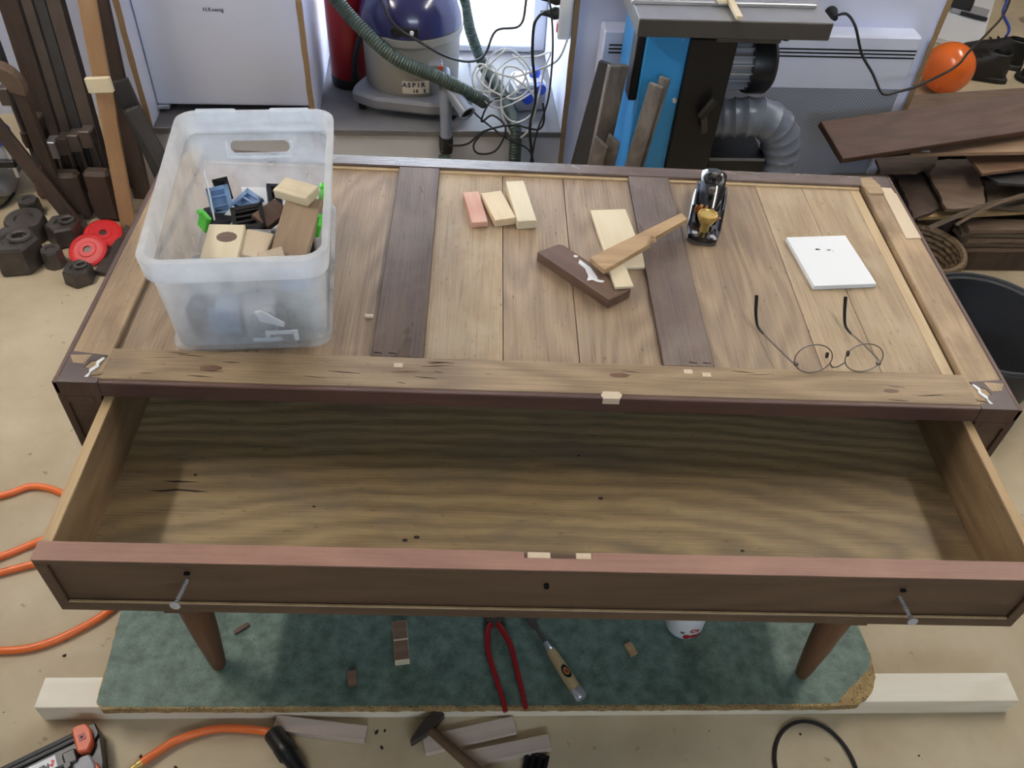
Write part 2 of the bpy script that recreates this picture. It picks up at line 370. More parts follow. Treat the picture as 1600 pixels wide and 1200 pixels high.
def lathe(bm, prof, n_=24, M=None, sx=1.0, sy=1.0):
    rings = []
    for r, z in prof:
        if r < 1e-6: rings.append([bm.verts.new((0, 0, z))])
        else: rings.append([bm.verts.new((r * sx * math.cos(2 * PI * i / n_), r * sy * math.sin(2 * PI * i / n_), z)) for i in range(n_)])
    for a, c in zip(rings[:-1], rings[1:]):
        for i in range(n_):
            j = (i + 1) % n_
            if len(a) == 1 and len(c) == 1: continue
            if len(a) == 1: bm.faces.new((a[0], c[j], c[i]))
            elif len(c) == 1: bm.faces.new((a[i], a[j], c[0]))
            else: bm.faces.new((a[i], a[j], c[j], c[i]))
    if M is not None: bmesh.ops.transform(bm, matrix=M, verts=[v for r in rings for v in r])
    return bm
def smooth_path(pts, sub=6, closed=False):
    P = [Vector(p) for p in pts]; n_ = len(P); out = []
    rng = range(n_ if closed else n_ - 1)
    for i in rng:
        g = (lambda k: P[k % n_]) if closed else (lambda k: P[max(0, min(n_ - 1, k))])
        p0, p1, p2, p3 = g(i - 1), g(i), g(i + 1), g(i + 2)
        for s in range(sub):
            t = s / sub
            out.append(0.5 * ((2 * p1) + (p2 - p0) * t + (2 * p0 - 5 * p1 + 4 * p2 - p3) * t * t + (3 * p1 - p0 - 3 * p2 + p3) * t ** 3))
    if not closed: out.append(P[-1])
    return out
def resample(P, step):
    out = [P[0]]; acc = 0.0
    for a, c in zip(P[:-1], P[1:]):
        d = (c - a).length
        while acc + d >= step:
            t = (step - acc) / d; a = a.lerp(c, t); out.append(a); d = (c - a).length; acc = 0.0
        acc += d
    return out
def sweep(bm, P, rad, n_=8, closed=False, M=None):
    """tube along points P; rad is a number or function of index"""
    rf = rad if callable(rad) else (lambda i: rad)
    rings = []; up = None; N = len(P)
    for i in range(N):
        if closed: t = P[(i + 1) % N] - P[i - 1]
        else: t = P[min(N - 1, i + 1)] - P[max(0, i - 1)]
        t.normalize()
        if up is None:
            up = Vector((0, 0, 1)) if abs(t.z) < 0.9 else Vector((1, 0, 0))
        s = t.cross(up)
        if s.length < 1e-6: s = t.orthogonal()
        s.normalize(); up = s.cross(t).normalized()
        r = rf(i)
        rings.append([bm.verts.new(P[i] + s * (r * math.cos(2 * PI * k / n_)) + up * (r * math.sin(2 * PI * k / n_))) for k in range(n_)])
    for i in range(N if closed else N - 1):
        a, c = rings[i], rings[(i + 1) % N]
        for k in range(n_): bm.faces.new((a[k], a[(k + 1) % n_], c[(k + 1) % n_], c[k]))
    if not closed:
        bm.faces.new(rings[0]); bm.faces.new(rings[-1][::-1])
    if M is not None: bmesh.ops.transform(bm, matrix=M, verts=[v for r in rings for v in r])
    return bm
def tube(bm, pts, r, n_=8, sub=6, closed=False): return sweep(bm, smooth_path(pts, sub, closed), r, n_, closed)
def ribbed(bm, pts, r, pitch, amp=0.1, n_=12):
    P = resample(smooth_path(pts, 14), pitch / 2)
    return sweep(bm, P, lambda i: r * (1 + (amp if i % 2 else -amp)), n_)
def basis(x, y=None, z=None, o=(0, 0, 0)):
    """matrix with columns x (along), y, z at origin o"""
    x = Vector(x).normalized()
    z = Vector(z if z else (0, 0, 1)); y = z.cross(x).normalized(); z = x.cross(y).normalized()
    return Matrix(((x.x, y.x, z.x, o[0]), (x.y, y.y, z.y, o[1]), (x.z, y.z, z.z, o[2]), (0, 0, 0, 1)))
def plank_obj(name, p0, p1, wd, th, mat, label=None, cat='plank', group=None, face=(0, -1, 0.3), parent=None, bev=0.002, rough_end=False):
    """a board from p0 to p1; local Z runs along it, its broad face turns towards 'face'; sits as an own object with its own axes"""
    p0, p1 = Vector(p0), Vector(p1); L = (p1 - p0).length; z = (p1 - p0).normalized()
    y = Vector(face) - z * Vector(face).dot(z); y.normalize(); x = y.cross(z)
    bm = B(); box(bm, -wd / 2, wd / 2, -th / 2, th / 2, 0, L, bev)
    if rough_end:
        for v in bm.verts:
            if v.co.z > L * 0.9: v.co.z += v.co.x * 0.5
    o = obj(name, bm, mat, parent)
    o.matrix_basis = Matrix(((x.x, y.x, z.x, p0.x), (x.y, y.y, z.y, p0.y), (x.z, y.z, z.z, p0.z), (0, 0, 0, 1)))
    if label: tag(o, label, cat, group)
    return o
def text_mesh(s, size, mat, name, parent, M, bold=0.0, depth=0.0003):
    cu = bpy.data.curves.new(name, 'FONT'); cu.body = s; cu.size = size; cu.extrude = depth; cu.offset = bold
    cu.align_x = 'CENTER'; cu.align_y = 'CENTER'; cu.resolution_u = 3
    t = bpy.data.objects.new(name + '_curve', cu); C.objects.link(t)
    dg = bpy.context.evaluated_depsgraph_get(); dg.update()
    me = bpy.data.meshes.new_from_object(t.evaluated_get(dg))
    bpy.data.objects.remove(t); bpy.data.curves.remove(cu)
    me.materials.clear(); me.materials.append(MATS[mat])
    o = link(name, me, parent); o.matrix_basis = M; return o
def copy_thing(root, loc, rotz, label, group=None):
    r = root.copy(); C.objects.link(r); r.location = loc; r.rotation_euler = (0, 0, rotz); r['label'] = label
    if group: r['group'] = group
    for ch in list(root.children):
        c = ch.copy(); C.objects.link(c); c.parent = r
        for g in list(ch.children):
            d = g.copy(); C.objects.link(d); d.parent = c
    return r

# ================================================================== the room
struct('floor', box(B(), -3.0, 4.6, -4.6, 3.4, -0.05, 0), 'floor_concrete')
struct('ceiling', box(B(), -3.0, 4.6, -4.6, 3.4, 2.6, 2.65), 'ceiling_white')
struct('wall_left', box(B(), -2.5, -2.4, -4.6, 0.7, 0, 2.6), 'workshop_drab')
struct('wall_right', box(B(), 4.5, 4.6, -4.6, 3.4, 0, 2.6), 'workshop_drab')
bm = B(); box(bm, -3.0, -0.9, -4.6, -4.5, 0, 2.6); box(bm, 1.1, 4.6, -4.6, -4.5, 0, 2.6); box(bm, -0.9, 1.1, -4.6, -4.5, 0, 1.75); box(bm, -0.9, 1.1, -4.6, -4.5, 2.3, 2.6)
struct('wall_rear', bm, 'workshop_drab')
bm = B()
for u in (-0.9, 0.075, 1.05): box(bm, u, u + 0.05, -4.58, -4.52, 1.75, 2.3, 0.003)
box(bm, -0.85, 1.05, -4.58, -4.52, 1.75, 1.80); box(bm, -0.85, 1.05, -4.58, -4.52, 2.25, 2.3)
wr = struct('fill_window', bm, 'white_paint')  # added unseen window behind the camera: cool fill on faces turned this way
for u in (-0.85, 0.125):
    bm = B(); box(bm, u, u + 0.925, -4.552, -4.548, 1.80, 2.25); bmesh.ops.transform(bm, matrix=ROOM, verts=bm.verts); obj('pane', bm, 'pane_glass', wr)
struct('wall_far', box(B(), 1.3, 4.6, 3.3, 3.4, 0, 2.6), 'raw_edge')
bm = B()
box(bm, -2.5, -0.64, 0.60, 0.70, 0, 2.6); box(bm, 0.17, 1.31, 0.60, 0.70, 0, 2.6)
box(bm, -0.64, 0.17, 0.60, 0.70, 0, 0.293); box(bm, -0.64, 0.17, 0.60, 0.70, 2.52, 2.6)
struct('wall_back', bm, 'white_wall')
struct('wall_radiator', box(B(), 0.178, 1.302, 0.012, 0.03, 0, 2.6), 'white_wall')
for nm, u0, u1, v1 in (('wall_partition_left', -1.160, -1.144, 0.60), ('wall_partition_middle', -0.648, -0.632, 0.60),
                       ('wall_partition_right', 0.162, 0.178, 0.60), ('wall_partition_end', 1.302, 1.318, 3.3)):
    o = struct(nm, box(B(), u0, u1, 0.0, v1, 0, 2.6), 'white_wall')
    bm = B(); box(bm, u0 - 0.0005, u1 + 0.0005, -0.003, 0.0005, 0, 2.6)
    bmesh.ops.subdivide_edges(bm, edges=[e for e in bm.edges if abs(e.verts[0].co.z - e.verts[1].co.z) > 1], cuts=60)
    for v in bm.verts: v.co.x += random.uniform(-0.0012, 0.0012)
    bmesh.ops.transform(bm, matrix=ROOM, verts=bm.verts); obj('raw_edge', bm, 'raw_edge', o)
o = struct('trim_1', box(B(), -1.144, 0.162, 0.006, 0.60, 0.0, 0.272), 'white_riser')
o['label'] = 'white riser below the grey shelf of the vacuum niche'
o = struct('trim_2', box(B(), -1.144, 0.162, -0.004, 0.60, 0.272, 0.293, 0.002), 'step_grey')
o['label'] = 'grey dusty shelf board that carries fridge and vacuum'
bm = B()
for q in ((-0.632, -0.58, 0.30, 2.52), (0.11, 0.162, 0.30, 2.52)): box(bm, q[0], q[1], 0.575, 0.63, q[2], q[3], 0.004)
box(bm, -0.58, 0.11, 0.575, 0.63, 0.293, 0.318, 0.004); box(bm, -0.58, 0.11, 0.575, 0.63, 2.47, 2.52, 0.004)
wn = struct('window_1', bm, 'white_paint')
bm = B(); box(bm, -0.58, 0.11, 0.600, 0.604, 0.318, 2.47); bmesh.ops.transform(bm, matrix=ROOM, verts=bm.verts)
obj('pane', bm, 'pane_glass', wn)
# daylight enters here and by the added rear window: portals tell the renderer where
pl = bpy.data.lights.new('window_portal', 'AREA'); pl.shape = 'RECTANGLE'; pl.size = 0.8; pl.size_y = 2.23
pl.cycles.is_portal = True
po = bpy.data.objects.new('window_portal', pl); C.objects.link(po)
po.matrix_world = ROOM @ Matrix.Translation((-0.235, 0.66, 1.405)) @ Matrix.Rotation(-PI / 2, 4, 'X')

pl2 = bpy.data.lights.new('fill_window_portal', 'AREA'); pl2.shape = 'RECTANGLE'; pl2.size = 2.0; pl2.size_y = 0.55  # portal of the added rear fill window
pl2.cycles.is_portal = True
po2 = bpy.data.objects.new('fill_window_portal', pl2); C.objects.link(po2)
po2.matrix_world = ROOM @ Matrix.Translation((0.1, -4.62, 2.025)) @ Matrix.Rotation(PI / 2, 4, 'X')
def ceiling_light(x, y, L, mat, label):
    t = thing('ceiling_light', label, 'light', (x, y, 2.6), group='ceiling tube fixtures')
    bm = B(); box(bm, -0.09, 0.09, -L / 2, L / 2, -0.05, 0.0, 0.008); obj('housing', bm, 'white_paint', t)
    for s in (-1, 1):
        bm = B(); lathe(bm, [(0, -L / 2 + 0.03), (0.02, -L / 2 + 0.03), (0.02, L / 2 - 0.03), (0, L / 2 - 0.03)], 12,
                        Matrix.Translation((s * 0.045, 0, -0.075)) @ Matrix.Rotation(-PI / 2, 4, 'X')); obj('tube', bm, mat, t, True)
ceiling_light(1.50, 0.90, 1.5, 'tube_right', 'long tube fixture on the ceiling over the right of the chest')
ceiling_light(-2.05, 0.90, 1.5, 'tube_left', 'long tube fixture on the ceiling near the left wall')
ceiling_light(2.9, 2.9, 1.2, 'tube_back', 'short tube fixture on the ceiling of the far room')

# ================================================================== chest of drawers
K = thing('chest_of_drawers', 'long brown wooden chest of drawers with stripped top and top drawer pulled open', 'chest', (0, 0.29, BT))
KL = Vector(K.location)
def kp(name, bm, mat, parent=K, smooth=False):
    """part of the chest, mesh given in room coordinates"""
    bmesh.ops.translate(bm, vec=-KL, verts=bm.verts)
    return obj(name, bm, mat, parent, smooth)
def bx(*a, **k): return box(B(), *a, **k)
D = 0.579
# carcase
for s in (-1, 1):
    a, c = sorted((s * 0.594, s * 0.65))
    kp('side', bx(a, c, 0.006, D, H - 0.576, H - 0.02, 0.001), 'carcase_brown')
    # front post of each side: frame around a sunk field
    bm = B(); lo, hi = H - 0.576, H - 0.026
    e0, e1 = sorted((s * 0.640, s * 0.65)); box(bm, e0, e1, -0.0005, 0.012, lo, hi, 0.0008)
    e0, e1 = sorted((s * 0.594, s * 0.604)); box(bm, e0, e1, -0.0005, 0.012, lo, hi, 0.0008)
    e0, e1 = sorted((s * 0.604, s * 0.640)); box(bm, e0, e1, -0.0005, 0.012, hi - 0.012, hi, 0.0008); box(bm, e0, e1, -0.0005, 0.012, lo, lo + 0.012, 0.0008)
    kp('post_frame', bm, 'carcase_brown')
    kp('post_panel', bx(e0, e1, 0.004, 0.010, lo + 0.012, hi - 0.012), 'drawer_face')
    kp('post_cap', bx(*sorted((s * 0.592, s * 0.65)), 0.0, 0.012, H - 0.026, H - 0.0005, 0.0008), 'carcase_brown')
kp('back_panel', bx(-0.594, 0.594, D - 0.012, D - 0.002, H - 0.57, H - 0.03), 'carcase_brown')
kp('bottom_panel', bx(-0.594, 0.594, 0.0, D - 0.012, H - 0.576, H - 0.562), 'carcase_brown')
for z in (H - 0.150, H - 0.352): kp('divider_rail', bx(-0.594, 0.594, 0.002, 0.05, z - 0.016, z, 0.001), 'carcase_brown')
for z0, z1 in ((H - 0.350, H - 0.168), (H - 0.560, H - 0.370)):
    d = kp('drawer_front', bx(-0.592, 0.592, 0.006, 0.025, z0, z1, 0.001), 'drawer_face')
    bm = B(); box(bm, -0.592, 0.592, 0.0, 0.006, z1 - 0.012, z1, 0.001); box(bm, -0.592, 0.592, 0.0, 0.006, z0, z0 + 0.016, 0.001)
    box(bm, -0.592, -0.578, 0.0, 0.006, z0 + 0.016, z1 - 0.012, 0.001); box(bm, 0.578, 0.592, 0.0, 0.006, z0 + 0.016, z1 - 0.012, 0.001)
    kp('front_moulding', bm, 'drawer_face', d)
# top: frame of rails with sunk boards between
kp('front_rail', bx(-0.592, 0.592, 0.008, 0.067, H - 0.024, H, 0.0012), 'rail_front')
kp('front_edge_strip', bx(-0.592, 0.592, 0.0, 0.008, H - 0.026, H - 0.0004, 0.0012), 'dark_edge')
kp('back_rail', bx(-0.61, 0.61, 0.548, D, H - 0.024, H - 0.0005, 0.0015), 'rail_back')
for s in (-1, 1):
    a, c = sorted((s * 0.590, s * 0.643))
    kp('side_rail', bx(a, c, 0.004, 0.545, H - 0.022, H - 0.0008, 0.0015), 'rail_side')
    a, c = sorted((s * 0.643, s * 0.65)); kp('side_edge_strip', bx(a, c, 0.0, D, H - 0.022, H - 0.0004, 0.0015), 'dark_edge')
    bm = B(); prism(bm, [(s * p, q) for p, q in ((0.6428, 0.0004), (0.592, 0.0004), (0.592, 0.010), (0.606, 0.012), (0.604, 0.026), (0.617, 0.028), (0.613, 0.040), (0.598, 0.044), (0.594, 0.052), (0.6428, 0.058))], H - 0.02, H + 0.0004)
    kp('corner_joint', bm, 'corner_dark')
    bm = B(); prism(bm, [(s * p, q) for p, q in ((0.6425, 0.050), (0.634, 0.036), (0.619, 0.034), (0.614, 0.052))], H - 0.01, H + 0.0008)
    kp('dovetail', bm, 'rail_side')
    bm = B(); prism(bm, [(s * p, q) for p, q in ((0.591, 0.016), (0.604, 0.014), (0.602, 0.022), (0.591, 0.020))], H - 0.01, H + 0.0008)
    kp('dovetail', bm, 'rail_front')
    bm = B(); prism(bm, [(s * p, q) for p, q in ((0.6425, 0.578), (0.612, 0.578), (0.612, 0.552), (0.622, 0.550), (0.624, 0.530), (0.6425, 0.520))], H - 0.02, H + 0.0003)
    kp('corner_joint', bm, 'corner_dark')
    bm = B(); prism(bm, [(s * p, q) for p, q in ((0.588, 0.545), (0.592, 0.572), (0.613, 0.575), (0.622, 0.548), (0.622, 0.520), (0.594, 0.520))], H - 0.02, H + 0.0010, 0.0008)
    kp('corner_block', bm, 'rail_front')
    bm = B(); prism(bm, [(s * p, q) for p, q in ((0.611, 0.010), (0.607, 0.018), (0.609, 0.024), (0.603, 0.031), (0.604, 0.040), (0.598, 0.047), (0.595, 0.046), (0.600, 0.036), (0.598, 0.030), (0.605, 0.020), (0.606, 0.010))], H, H + 0.0011)
    kp('paint_smear', bm, 'white_paint_smear')
kp('cross_rail', bx(-0.244, -0.173, 0.067, 0.548, H - 0.018, H - 0.0012, 0.0012), 'oak_dark_y')
kp('cross_rail', bx(0.163, 0.235, 0.067, 0.548, H - 0.018, H - 0.0012, 0.0012), 'oak_dark_y')
ZP = H - 0.008
for x0, x1, m_ in ((-0.5895, -0.402, 'oak_panel_y'), (-0.401, -0.244, 'oak_panel_y2'), (-0.173, -0.062, 'oak_panel_pale'), (-0.061, 0.0455, 'oak_panel_y'),
                   (0.0465, 0.163, 'oak_panel_y2'), (0.235, 0.3925, 'oak_panel_y2'), (0.3935, 0.478, 'oak_panel_pale'), (0.4788, 0.566, 'oak_panel_pale'), (0.5665, 0.584, 'oak_strip_pale')):
    o = kp('panel_board', bx(x0, x1, 0.067, 0.548, ZP - 0.012, ZP - random.random() * 0.0004, 0.0006), m_)
kp('back_ledge', bx(-0.5895, 0.584, 0.541, 0.548, ZP - 0.001, ZP + 0.0025), 'oak_strip_pale')
kp('panel_bed', bx(-0.60, 0.60, 0.05, 0.56, ZP - 0.02, ZP - 0.0125), 'carcase_brown')
# repair patches let into the top
bm = B(); prism(bm, [(0.620, 0.541), (0.639, 0.540), (0.641, 0.524), (0.6428, 0.5235), (0.6428, 0.391), (0.616, 0.388)], H - 0.01, H + 0.0009); kp('repair_patch', bm, 'patch_pale')
for x, y in ((-0.205, 0.050), (0.195, 0.055), (0.22, 0.050)): kp('repair_plug', bx(x - 0.006, x + 0.006, y - 0.004, y + 0.004, H - 0.005, H + 0.0006), 'patch_pale')
bm = B(); prism(bm, [(0.073, 0.012), (0.069, 0.005), (0.072, -0.0012), (0.094, -0.0012), (0.098, 0.006), (0.094, 0.012)], H - 0.010, H + 0.0008); kp('repair_patch', bm, 'patch_pale')
# scars in the wood
def scar(poly, z, parent=K):
    bm = B(); prism(bm, poly, z - 0.002, z + 0.0003); return kp('crack', bm, 'crack', parent)
for (x, y) in ((-0.235, 0.068), (-0.215, 0.068), (0.205, 0.068), (0.225, 0.068)):
    scar([(x - 0.006, y + 0.006), (x + 0.006, y + 0.005), (x + 0.005, y + 0.007), (x - 0.005, y + 0.0085)], H - 0.0012)
random.seed(5)
for i in range(22):     # drying cracks along the front rail
    x, y, L = random.uniform(-0.57, 0.56), random.uniform(0.012, 0.062), random.uniform(0.012, 0.045)
    if i < 9: x = random.uniform(-0.57, -0.15)
    h_ = random.uniform(0.0003, 0.0008); sl_ = random.uniform(-0.004, 0.004)
    scar([(x, y), (x + L * 0.4, y - h_ + sl_ * 0.4), (x + L, y + sl_), (x + L * 0.6, y + h_ + sl_ * 0.6)], H)
for x, y, r_ in ((-0.453, 0.034, 0.011), (0.098, 0.044, 0.010), (0.475, 0.030, 0.008)):
    bm = B(); lathe(bm, [(0, H + 0.0002), (r_, H + 0.00015), (r_, H - 0.002)], 12, Matrix.Translation((x, y, 0)), 1.4, 0.45); kp('knot', bm, 'leg_wood')
# label chip standing in the left panel
kp('wood_chip', bx(-0.262, -0.250, 0.152, 0.158, ZP, ZP + 0.004, 0.0005), 'patch_pale')
# legs
for sx in (-1, 1):
    for y, sy in ((0.036, -1), (0.540, 1)):
        g = kp('leg_block', bx(*sorted((sx * 0.575, sx * 0.648)), y - 0.034, y + 0.036, H - 0.603, H - 0.576, 0.0015), 'carcase_brown')
        zt, zb = H - 0.603, BT
        bm = B(); n_ = 20; rings = []
        for k, (t, r) in enumerate(((0, 0.030), (0.02, 0.031), (0.5, 0.0245), (0.93, 0.0160), (1.0, 0.0135))):
            cx = sx * (0.607 - 0.010 * t); cy = y + sy * 0.018 * t; z = zt + (zb - zt) * t
            rings.append([bm.verts.new((cx + r * math.cos(2 * PI * i / n_), cy + r * math.sin(2 * PI * i / n_), z)) for i in range(n_)])
        for a, c in zip(rings[:-1], rings[1:]):
            for i in range(n_): bm.faces.new((a[i], a[(i + 1) % n_], c[(i + 1) % n_], c[i]))
        bm.faces.new(rings[0]); bm.faces.new(rings[-1])
        kp('leg', bm, 'leg_wood', K, True)
# the open drawer
DT, DB_, Y0 = H - 0.026, H - 0.137, -0.2505
dr = kp('drawer', bx(-0.5925, 0.5925, Y0 + 0.005, -0.2260, DB_, DT - 0.0015, 0.001), 'drawer_face'); dr['label'] = 'wide shallow drawer pulled far out'
bm = B(); box(bm, -0.5925, 0.5925, Y0, Y0 + 0.006, DT - 0.011, DT - 0.0012, 0.001); box(bm, -0.5925, 0.5925, Y0, Y0 + 0.006, DB_, DB_ + 0.018, 0.001)
box(bm, -0.5925, -0.5785, Y0, Y0 + 0.006, DB_ + 0.018, DT - 0.011, 0.001); box(bm, 0.5785, 0.5925, Y0, Y0 + 0.006, DB_ + 0.018, DT - 0.011, 0.001)
kp('front_moulding', bm, 'drawer_face', dr)
kp('lit_moulding_bead', bx(-0.5785, 0.5785, Y0 + 0.0005, Y0 + 0.004, DB_ + 0.0175, DB_ + 0.0195, 0.0006), 'drawer_lip', dr)  # pale strip: lit top of the lower moulding put into its colour
# reddish cap of the front, with the lock mortise cut out of its inner edge
bm = B(); prism(bm, [(-0.5925, Y0), (0.5925, Y0), (0.5925, -0.2255), (0.043, -0.2255), (0.043, -0.2345), (-0.037, -0.2345), (-0.037, -0.2255), (-0.5925, -0.2255)], DT - 0.0015, DT + 0.0003); kp('front_cap', bm, 'drawer_cap', dr)
kp('lock_insert', bx(-0.033, -0.006, -0.2345, -0.2255, DT - 0.012, DT - 0.0004, 0.0008), 'patch_pale', dr)
kp('lock_insert', bx(0.024, 0.0425, -0.2345, -0.2255, DT - 0.012, DT - 0.0004, 0.0008), 'patch_pale', dr)
for s in (-1, 1):
    a, c = sorted((s * 0.5915, s * 0.5780))
    kp('drawer_side', bx(a, c, -0.2262, 0.40, DB_ + 0.004, DT - 0.003, 0.0012), 'drawer_side', dr)
    kp('side_top_edge', bx(a + 0.0006, c - 0.0006, -0.2255, 0.40, DT - 0.0032, DT - 0.0024), 'drawer_lip', dr)
ZD = H - 0.122
kp('drawer_bottom', bx(-0.578, 0.578, -0.2262, 0.40, ZD - 0.008, ZD), 'drawer_floor', dr)
kp('drawer_back', bx(-0.578, 0.578, 0.388, 0.40, DB_ + 0.004, DT - 0.012), 'drawer_side', dr)
for pts in ([(-0.535, -0.080), (-0.515, -0.082), (-0.495, -0.079), (-0.470, -0.081), (-0.452, -0.080), (-0.470, -0.0785), (-0.496, -0.0762), (-0.518, -0.0795)],
            [(-0.52, -0.064), (-0.50, -0.0655), (-0.47, -0.064), (-0.498, -0.0625)], [(-0.13, -0.212), (-0.10, -0.208), (-0.07, -0.202), (-0.098, -0.204)]):
    scar(pts, ZD, dr)
for x, y in ((-0.478, -0.052), (0.052, 0.0), (0.078, -0.075), (-0.31, -0.10), (0.26, -0.155), (-0.17, -0.145), (-0.185, -0.15)):
    bm = B(); r = random.uniform(0.0012, 0.0026); lathe(bm, [(0, ZD + 0.0003), (r, ZD + 0.0002), (r, ZD - 0.002)], 8, Matrix.Translation((x, y, 0)), 1.6, 1.0); kp('knot_hole', bm, 'crack', dr)
for x, z, dx in ((-0.430, 0.842, -0.004), (0.4256, 0.836, 0.003)):
    L = 0.030
    bm = B(); P = [Vector((x + dx * t, Y0 + 0.008 - (L + 0.008) * t, z + 0.004 * t - 0.002)) for t in [i / 24 for i in range(25)]]
    sweep(bm, P, lambda i: 0.0020 if (i % 2 and i < 20) else 0.0028 if i < 20 else 0.0027, 8)
    sc = kp('screw', bm, 'zinc', dr, True); sc['label'] = 'bright zinc screw used as a temporary pull'
    bm = B(); d_ = (P[-1] - P[0]).normalized()
    Mh = basis(d_.orthogonal(), None, d_, P[-1]); lathe(bm, [(0.0026, -0.004), (0.0064, 0.0), (0.0058, 0.0012), (0.002, 0.0012), (0.0016, 0.0003), (0, 0.0003)], 14, Mh); kp('screw_head', bm, 'zinc', dr, True)
    bm = B(); lathe(bm, [(0, -0.0004), (0.0026, -0.0004), (0.0026, 0.003)], 10, Matrix.Translation((x - dx, Y0 + 0.0048, z + 0.016)) @ Matrix.Rotation(PI / 2, 4, 'X'), 1.5, 0.7); kp('knob_hole', bm, 'dark_hole', dr)
bm = B(); lathe(bm, [(0, 0.0), (0.004, 0.0), (0.004, 0.003)], 10, Matrix.Translation((-0.008, Y0 + 0.0048, 0.846)) @ Matrix.Rotation(PI / 2, 4, 'X'), 0.8, 1.2); kp('keyhole', bm, 'dark_hole', dr)

# ================================================================== on the chest: plastic bin and what is in it
def rrect(w_, d_, r, z, k=5):
    out = []
    for cx, cy, a0 in ((w_ / 2 - r, d_ / 2 - r, 0), (-w_ / 2 + r, d_ / 2 - r, 90), (-w_ / 2 + r, -d_ / 2 + r, 180), (w_ / 2 - r, -d_ / 2 + r, 270)):
        for i in range(k + 1):
            a = math.radians(a0 + 90 * i / k); out.append((cx + r * math.cos(a), cy + r * math.sin(a), z))
    return out
def loft(bm, loops, cap0=False, cap1=False):
    R = [[bm.verts.new(p) for p in lp] for lp in loops]
    for a, c in zip(R[:-1], R[1:]):
        n_ = len(a)
        for i in range(n_): bm.faces.new((a[i], a[(i + 1) % n_], c[(i + 1) % n_], c[i]))
    if cap0: bm.faces.new(R[0][::-1])
    if cap1: bm.faces.new(R[-1])
    return bm
bin_ = thing('storage_bin', 'milky plastic storage bin full of offcuts on the left of the chest top', 'storage bin', (-0.427, 0.252, ZP), math.radians(6.5))
bin_.scale = (1.0, 0.965, 1.12)
bm = B()
loft(bm, [rrect(0.213, 0.358, 0.024, 0), rrect(0.215, 0.360, 0.025, 0.004), rrect(0.204, 0.349, 0.024, 0.006), rrect(0.218, 0.368, 0.026, 0.116),
          rrect(0.230, 0.384, 0.030, 0.1175), rrect(0.2275, 0.3815, 0.029, 0.120), rrect(0.2155, 0.3655, 0.025, 0.1185), rrect(0.201, 0.346, 0.022, 0.006), rrect(0.19, 0.33, 0.02, 0.004)], True, True)
wl = obj('wall', bm, 'bin_plastic', None, True)
cb = obj('cutter', box(B(), -0.046, 0.044, 0.165, 0.20, 0.088, 0.106, 0.005), 'bin_plastic')
md = wl.modifiers.new('slot', 'BOOLEAN'); md.object = cb; md.operation = 'DIFFERENCE'; md.solver = 'EXACT'
dg = bpy.context.evaluated_depsgraph_get(); dg.update()
me = bpy.data.meshes.new_from_object(wl.evaluated_get(dg))
for o in (wl, cb): bpy.data.objects.remove(o)
link('wall', me, bin_)
bm = B()
def rimz(lp, dz):   # short ends stand a little higher than the long sides
    return [(x, y, z + dz * max(0, min(1, (abs(y) - 0.15) / 0.02))) for x, y, z in lp]
loft(bm, [rrect(0.228, 0.382, 0.029, 0.116), rrect(0.231, 0.385, 0.030, 0.117), rimz(rrect(0.236, 0.392, 0.031, 0.141), 0.004), rimz(rrect(0.234, 0.390, 0.030, 0.1425), 0.004), rimz(rrect(0.218, 0.372, 0.026, 0.1425), 0.004), rimz(rrect(0.216, 0.370, 0.025, 0.140), 0.004), rrect(0.2145, 0.365, 0.024, 0.117)])
obj('rim', bm, 'bin_rim', bin_, True)
bm = B(); tube(bm, [(-0.05, 0.1755, 0.109), (-0.05, 0.1745, 0.090), (-0.044, 0.174, 0.085), (0.042, 0.174, 0.085), (0.048, 0.1745, 0.090), (0.048, 0.1755, 0.109)], 0.0022, 6, 4); obj('handle_edge', bm, 'bin_rim', bin_, True)
for x in (-0.06, 0.05): obj('latch_tab', box(B(), x - 0.03, x + 0.03, 0.192, 0.1965, 0.128, 0.149, 0.002), 'bin_rim', bin_)

BZ = ZP + 0.006
def piece(name, w_, d_, t, x, y, z, rot, mat, label, cat, bev=0.001, group='bits and pieces in the plastic bin'):
    o = obj(name, box(B(), -w_ / 2, w_ / 2, -d_ / 2, d_ / 2, -t / 2, t / 2, bev), mat, None, False, (x, y, z), tuple(math.radians(a) for a in rot))
    return tag(o, label, cat, group)
def grille(name, w_, d_, t, nb, x, y, z, rot, mat, label):
    bm = B(); e = 0.006
    box(bm, -w_ / 2, w_ / 2, -d_ / 2, -d_ / 2 + e, -t / 2, t / 2); box(bm, -w_ / 2, w_ / 2, d_ / 2 - e, d_ / 2, -t / 2, t / 2)
    box(bm, -w_ / 2, -w_ / 2 + e, -d_ / 2, d_ / 2, -t / 2, t / 2); box(bm, w_ / 2 - e, w_ / 2, -d_ / 2, d_ / 2, -t / 2, t / 2)
    for i in range(1, nb + 1):
        c = -d_ / 2 + d_ * i / (nb + 1); box(bm, -w_ / 2, w_ / 2, c - 0.0016, c + 0.0016, -t / 2, t / 2 - 0.001)
    box(bm, -w_ / 2 + 0.001, w_ / 2 - 0.001, -d_ / 2 + 0.001, d_ / 2 - 0.001, -t / 2, -t / 2 + 0.001)
    o = obj(name, bm, mat, None, False, (x, y, z), tuple(math.radians(a) for a in rot)); return tag(o, label, 'grille', 'bits and pieces in the plastic bin')
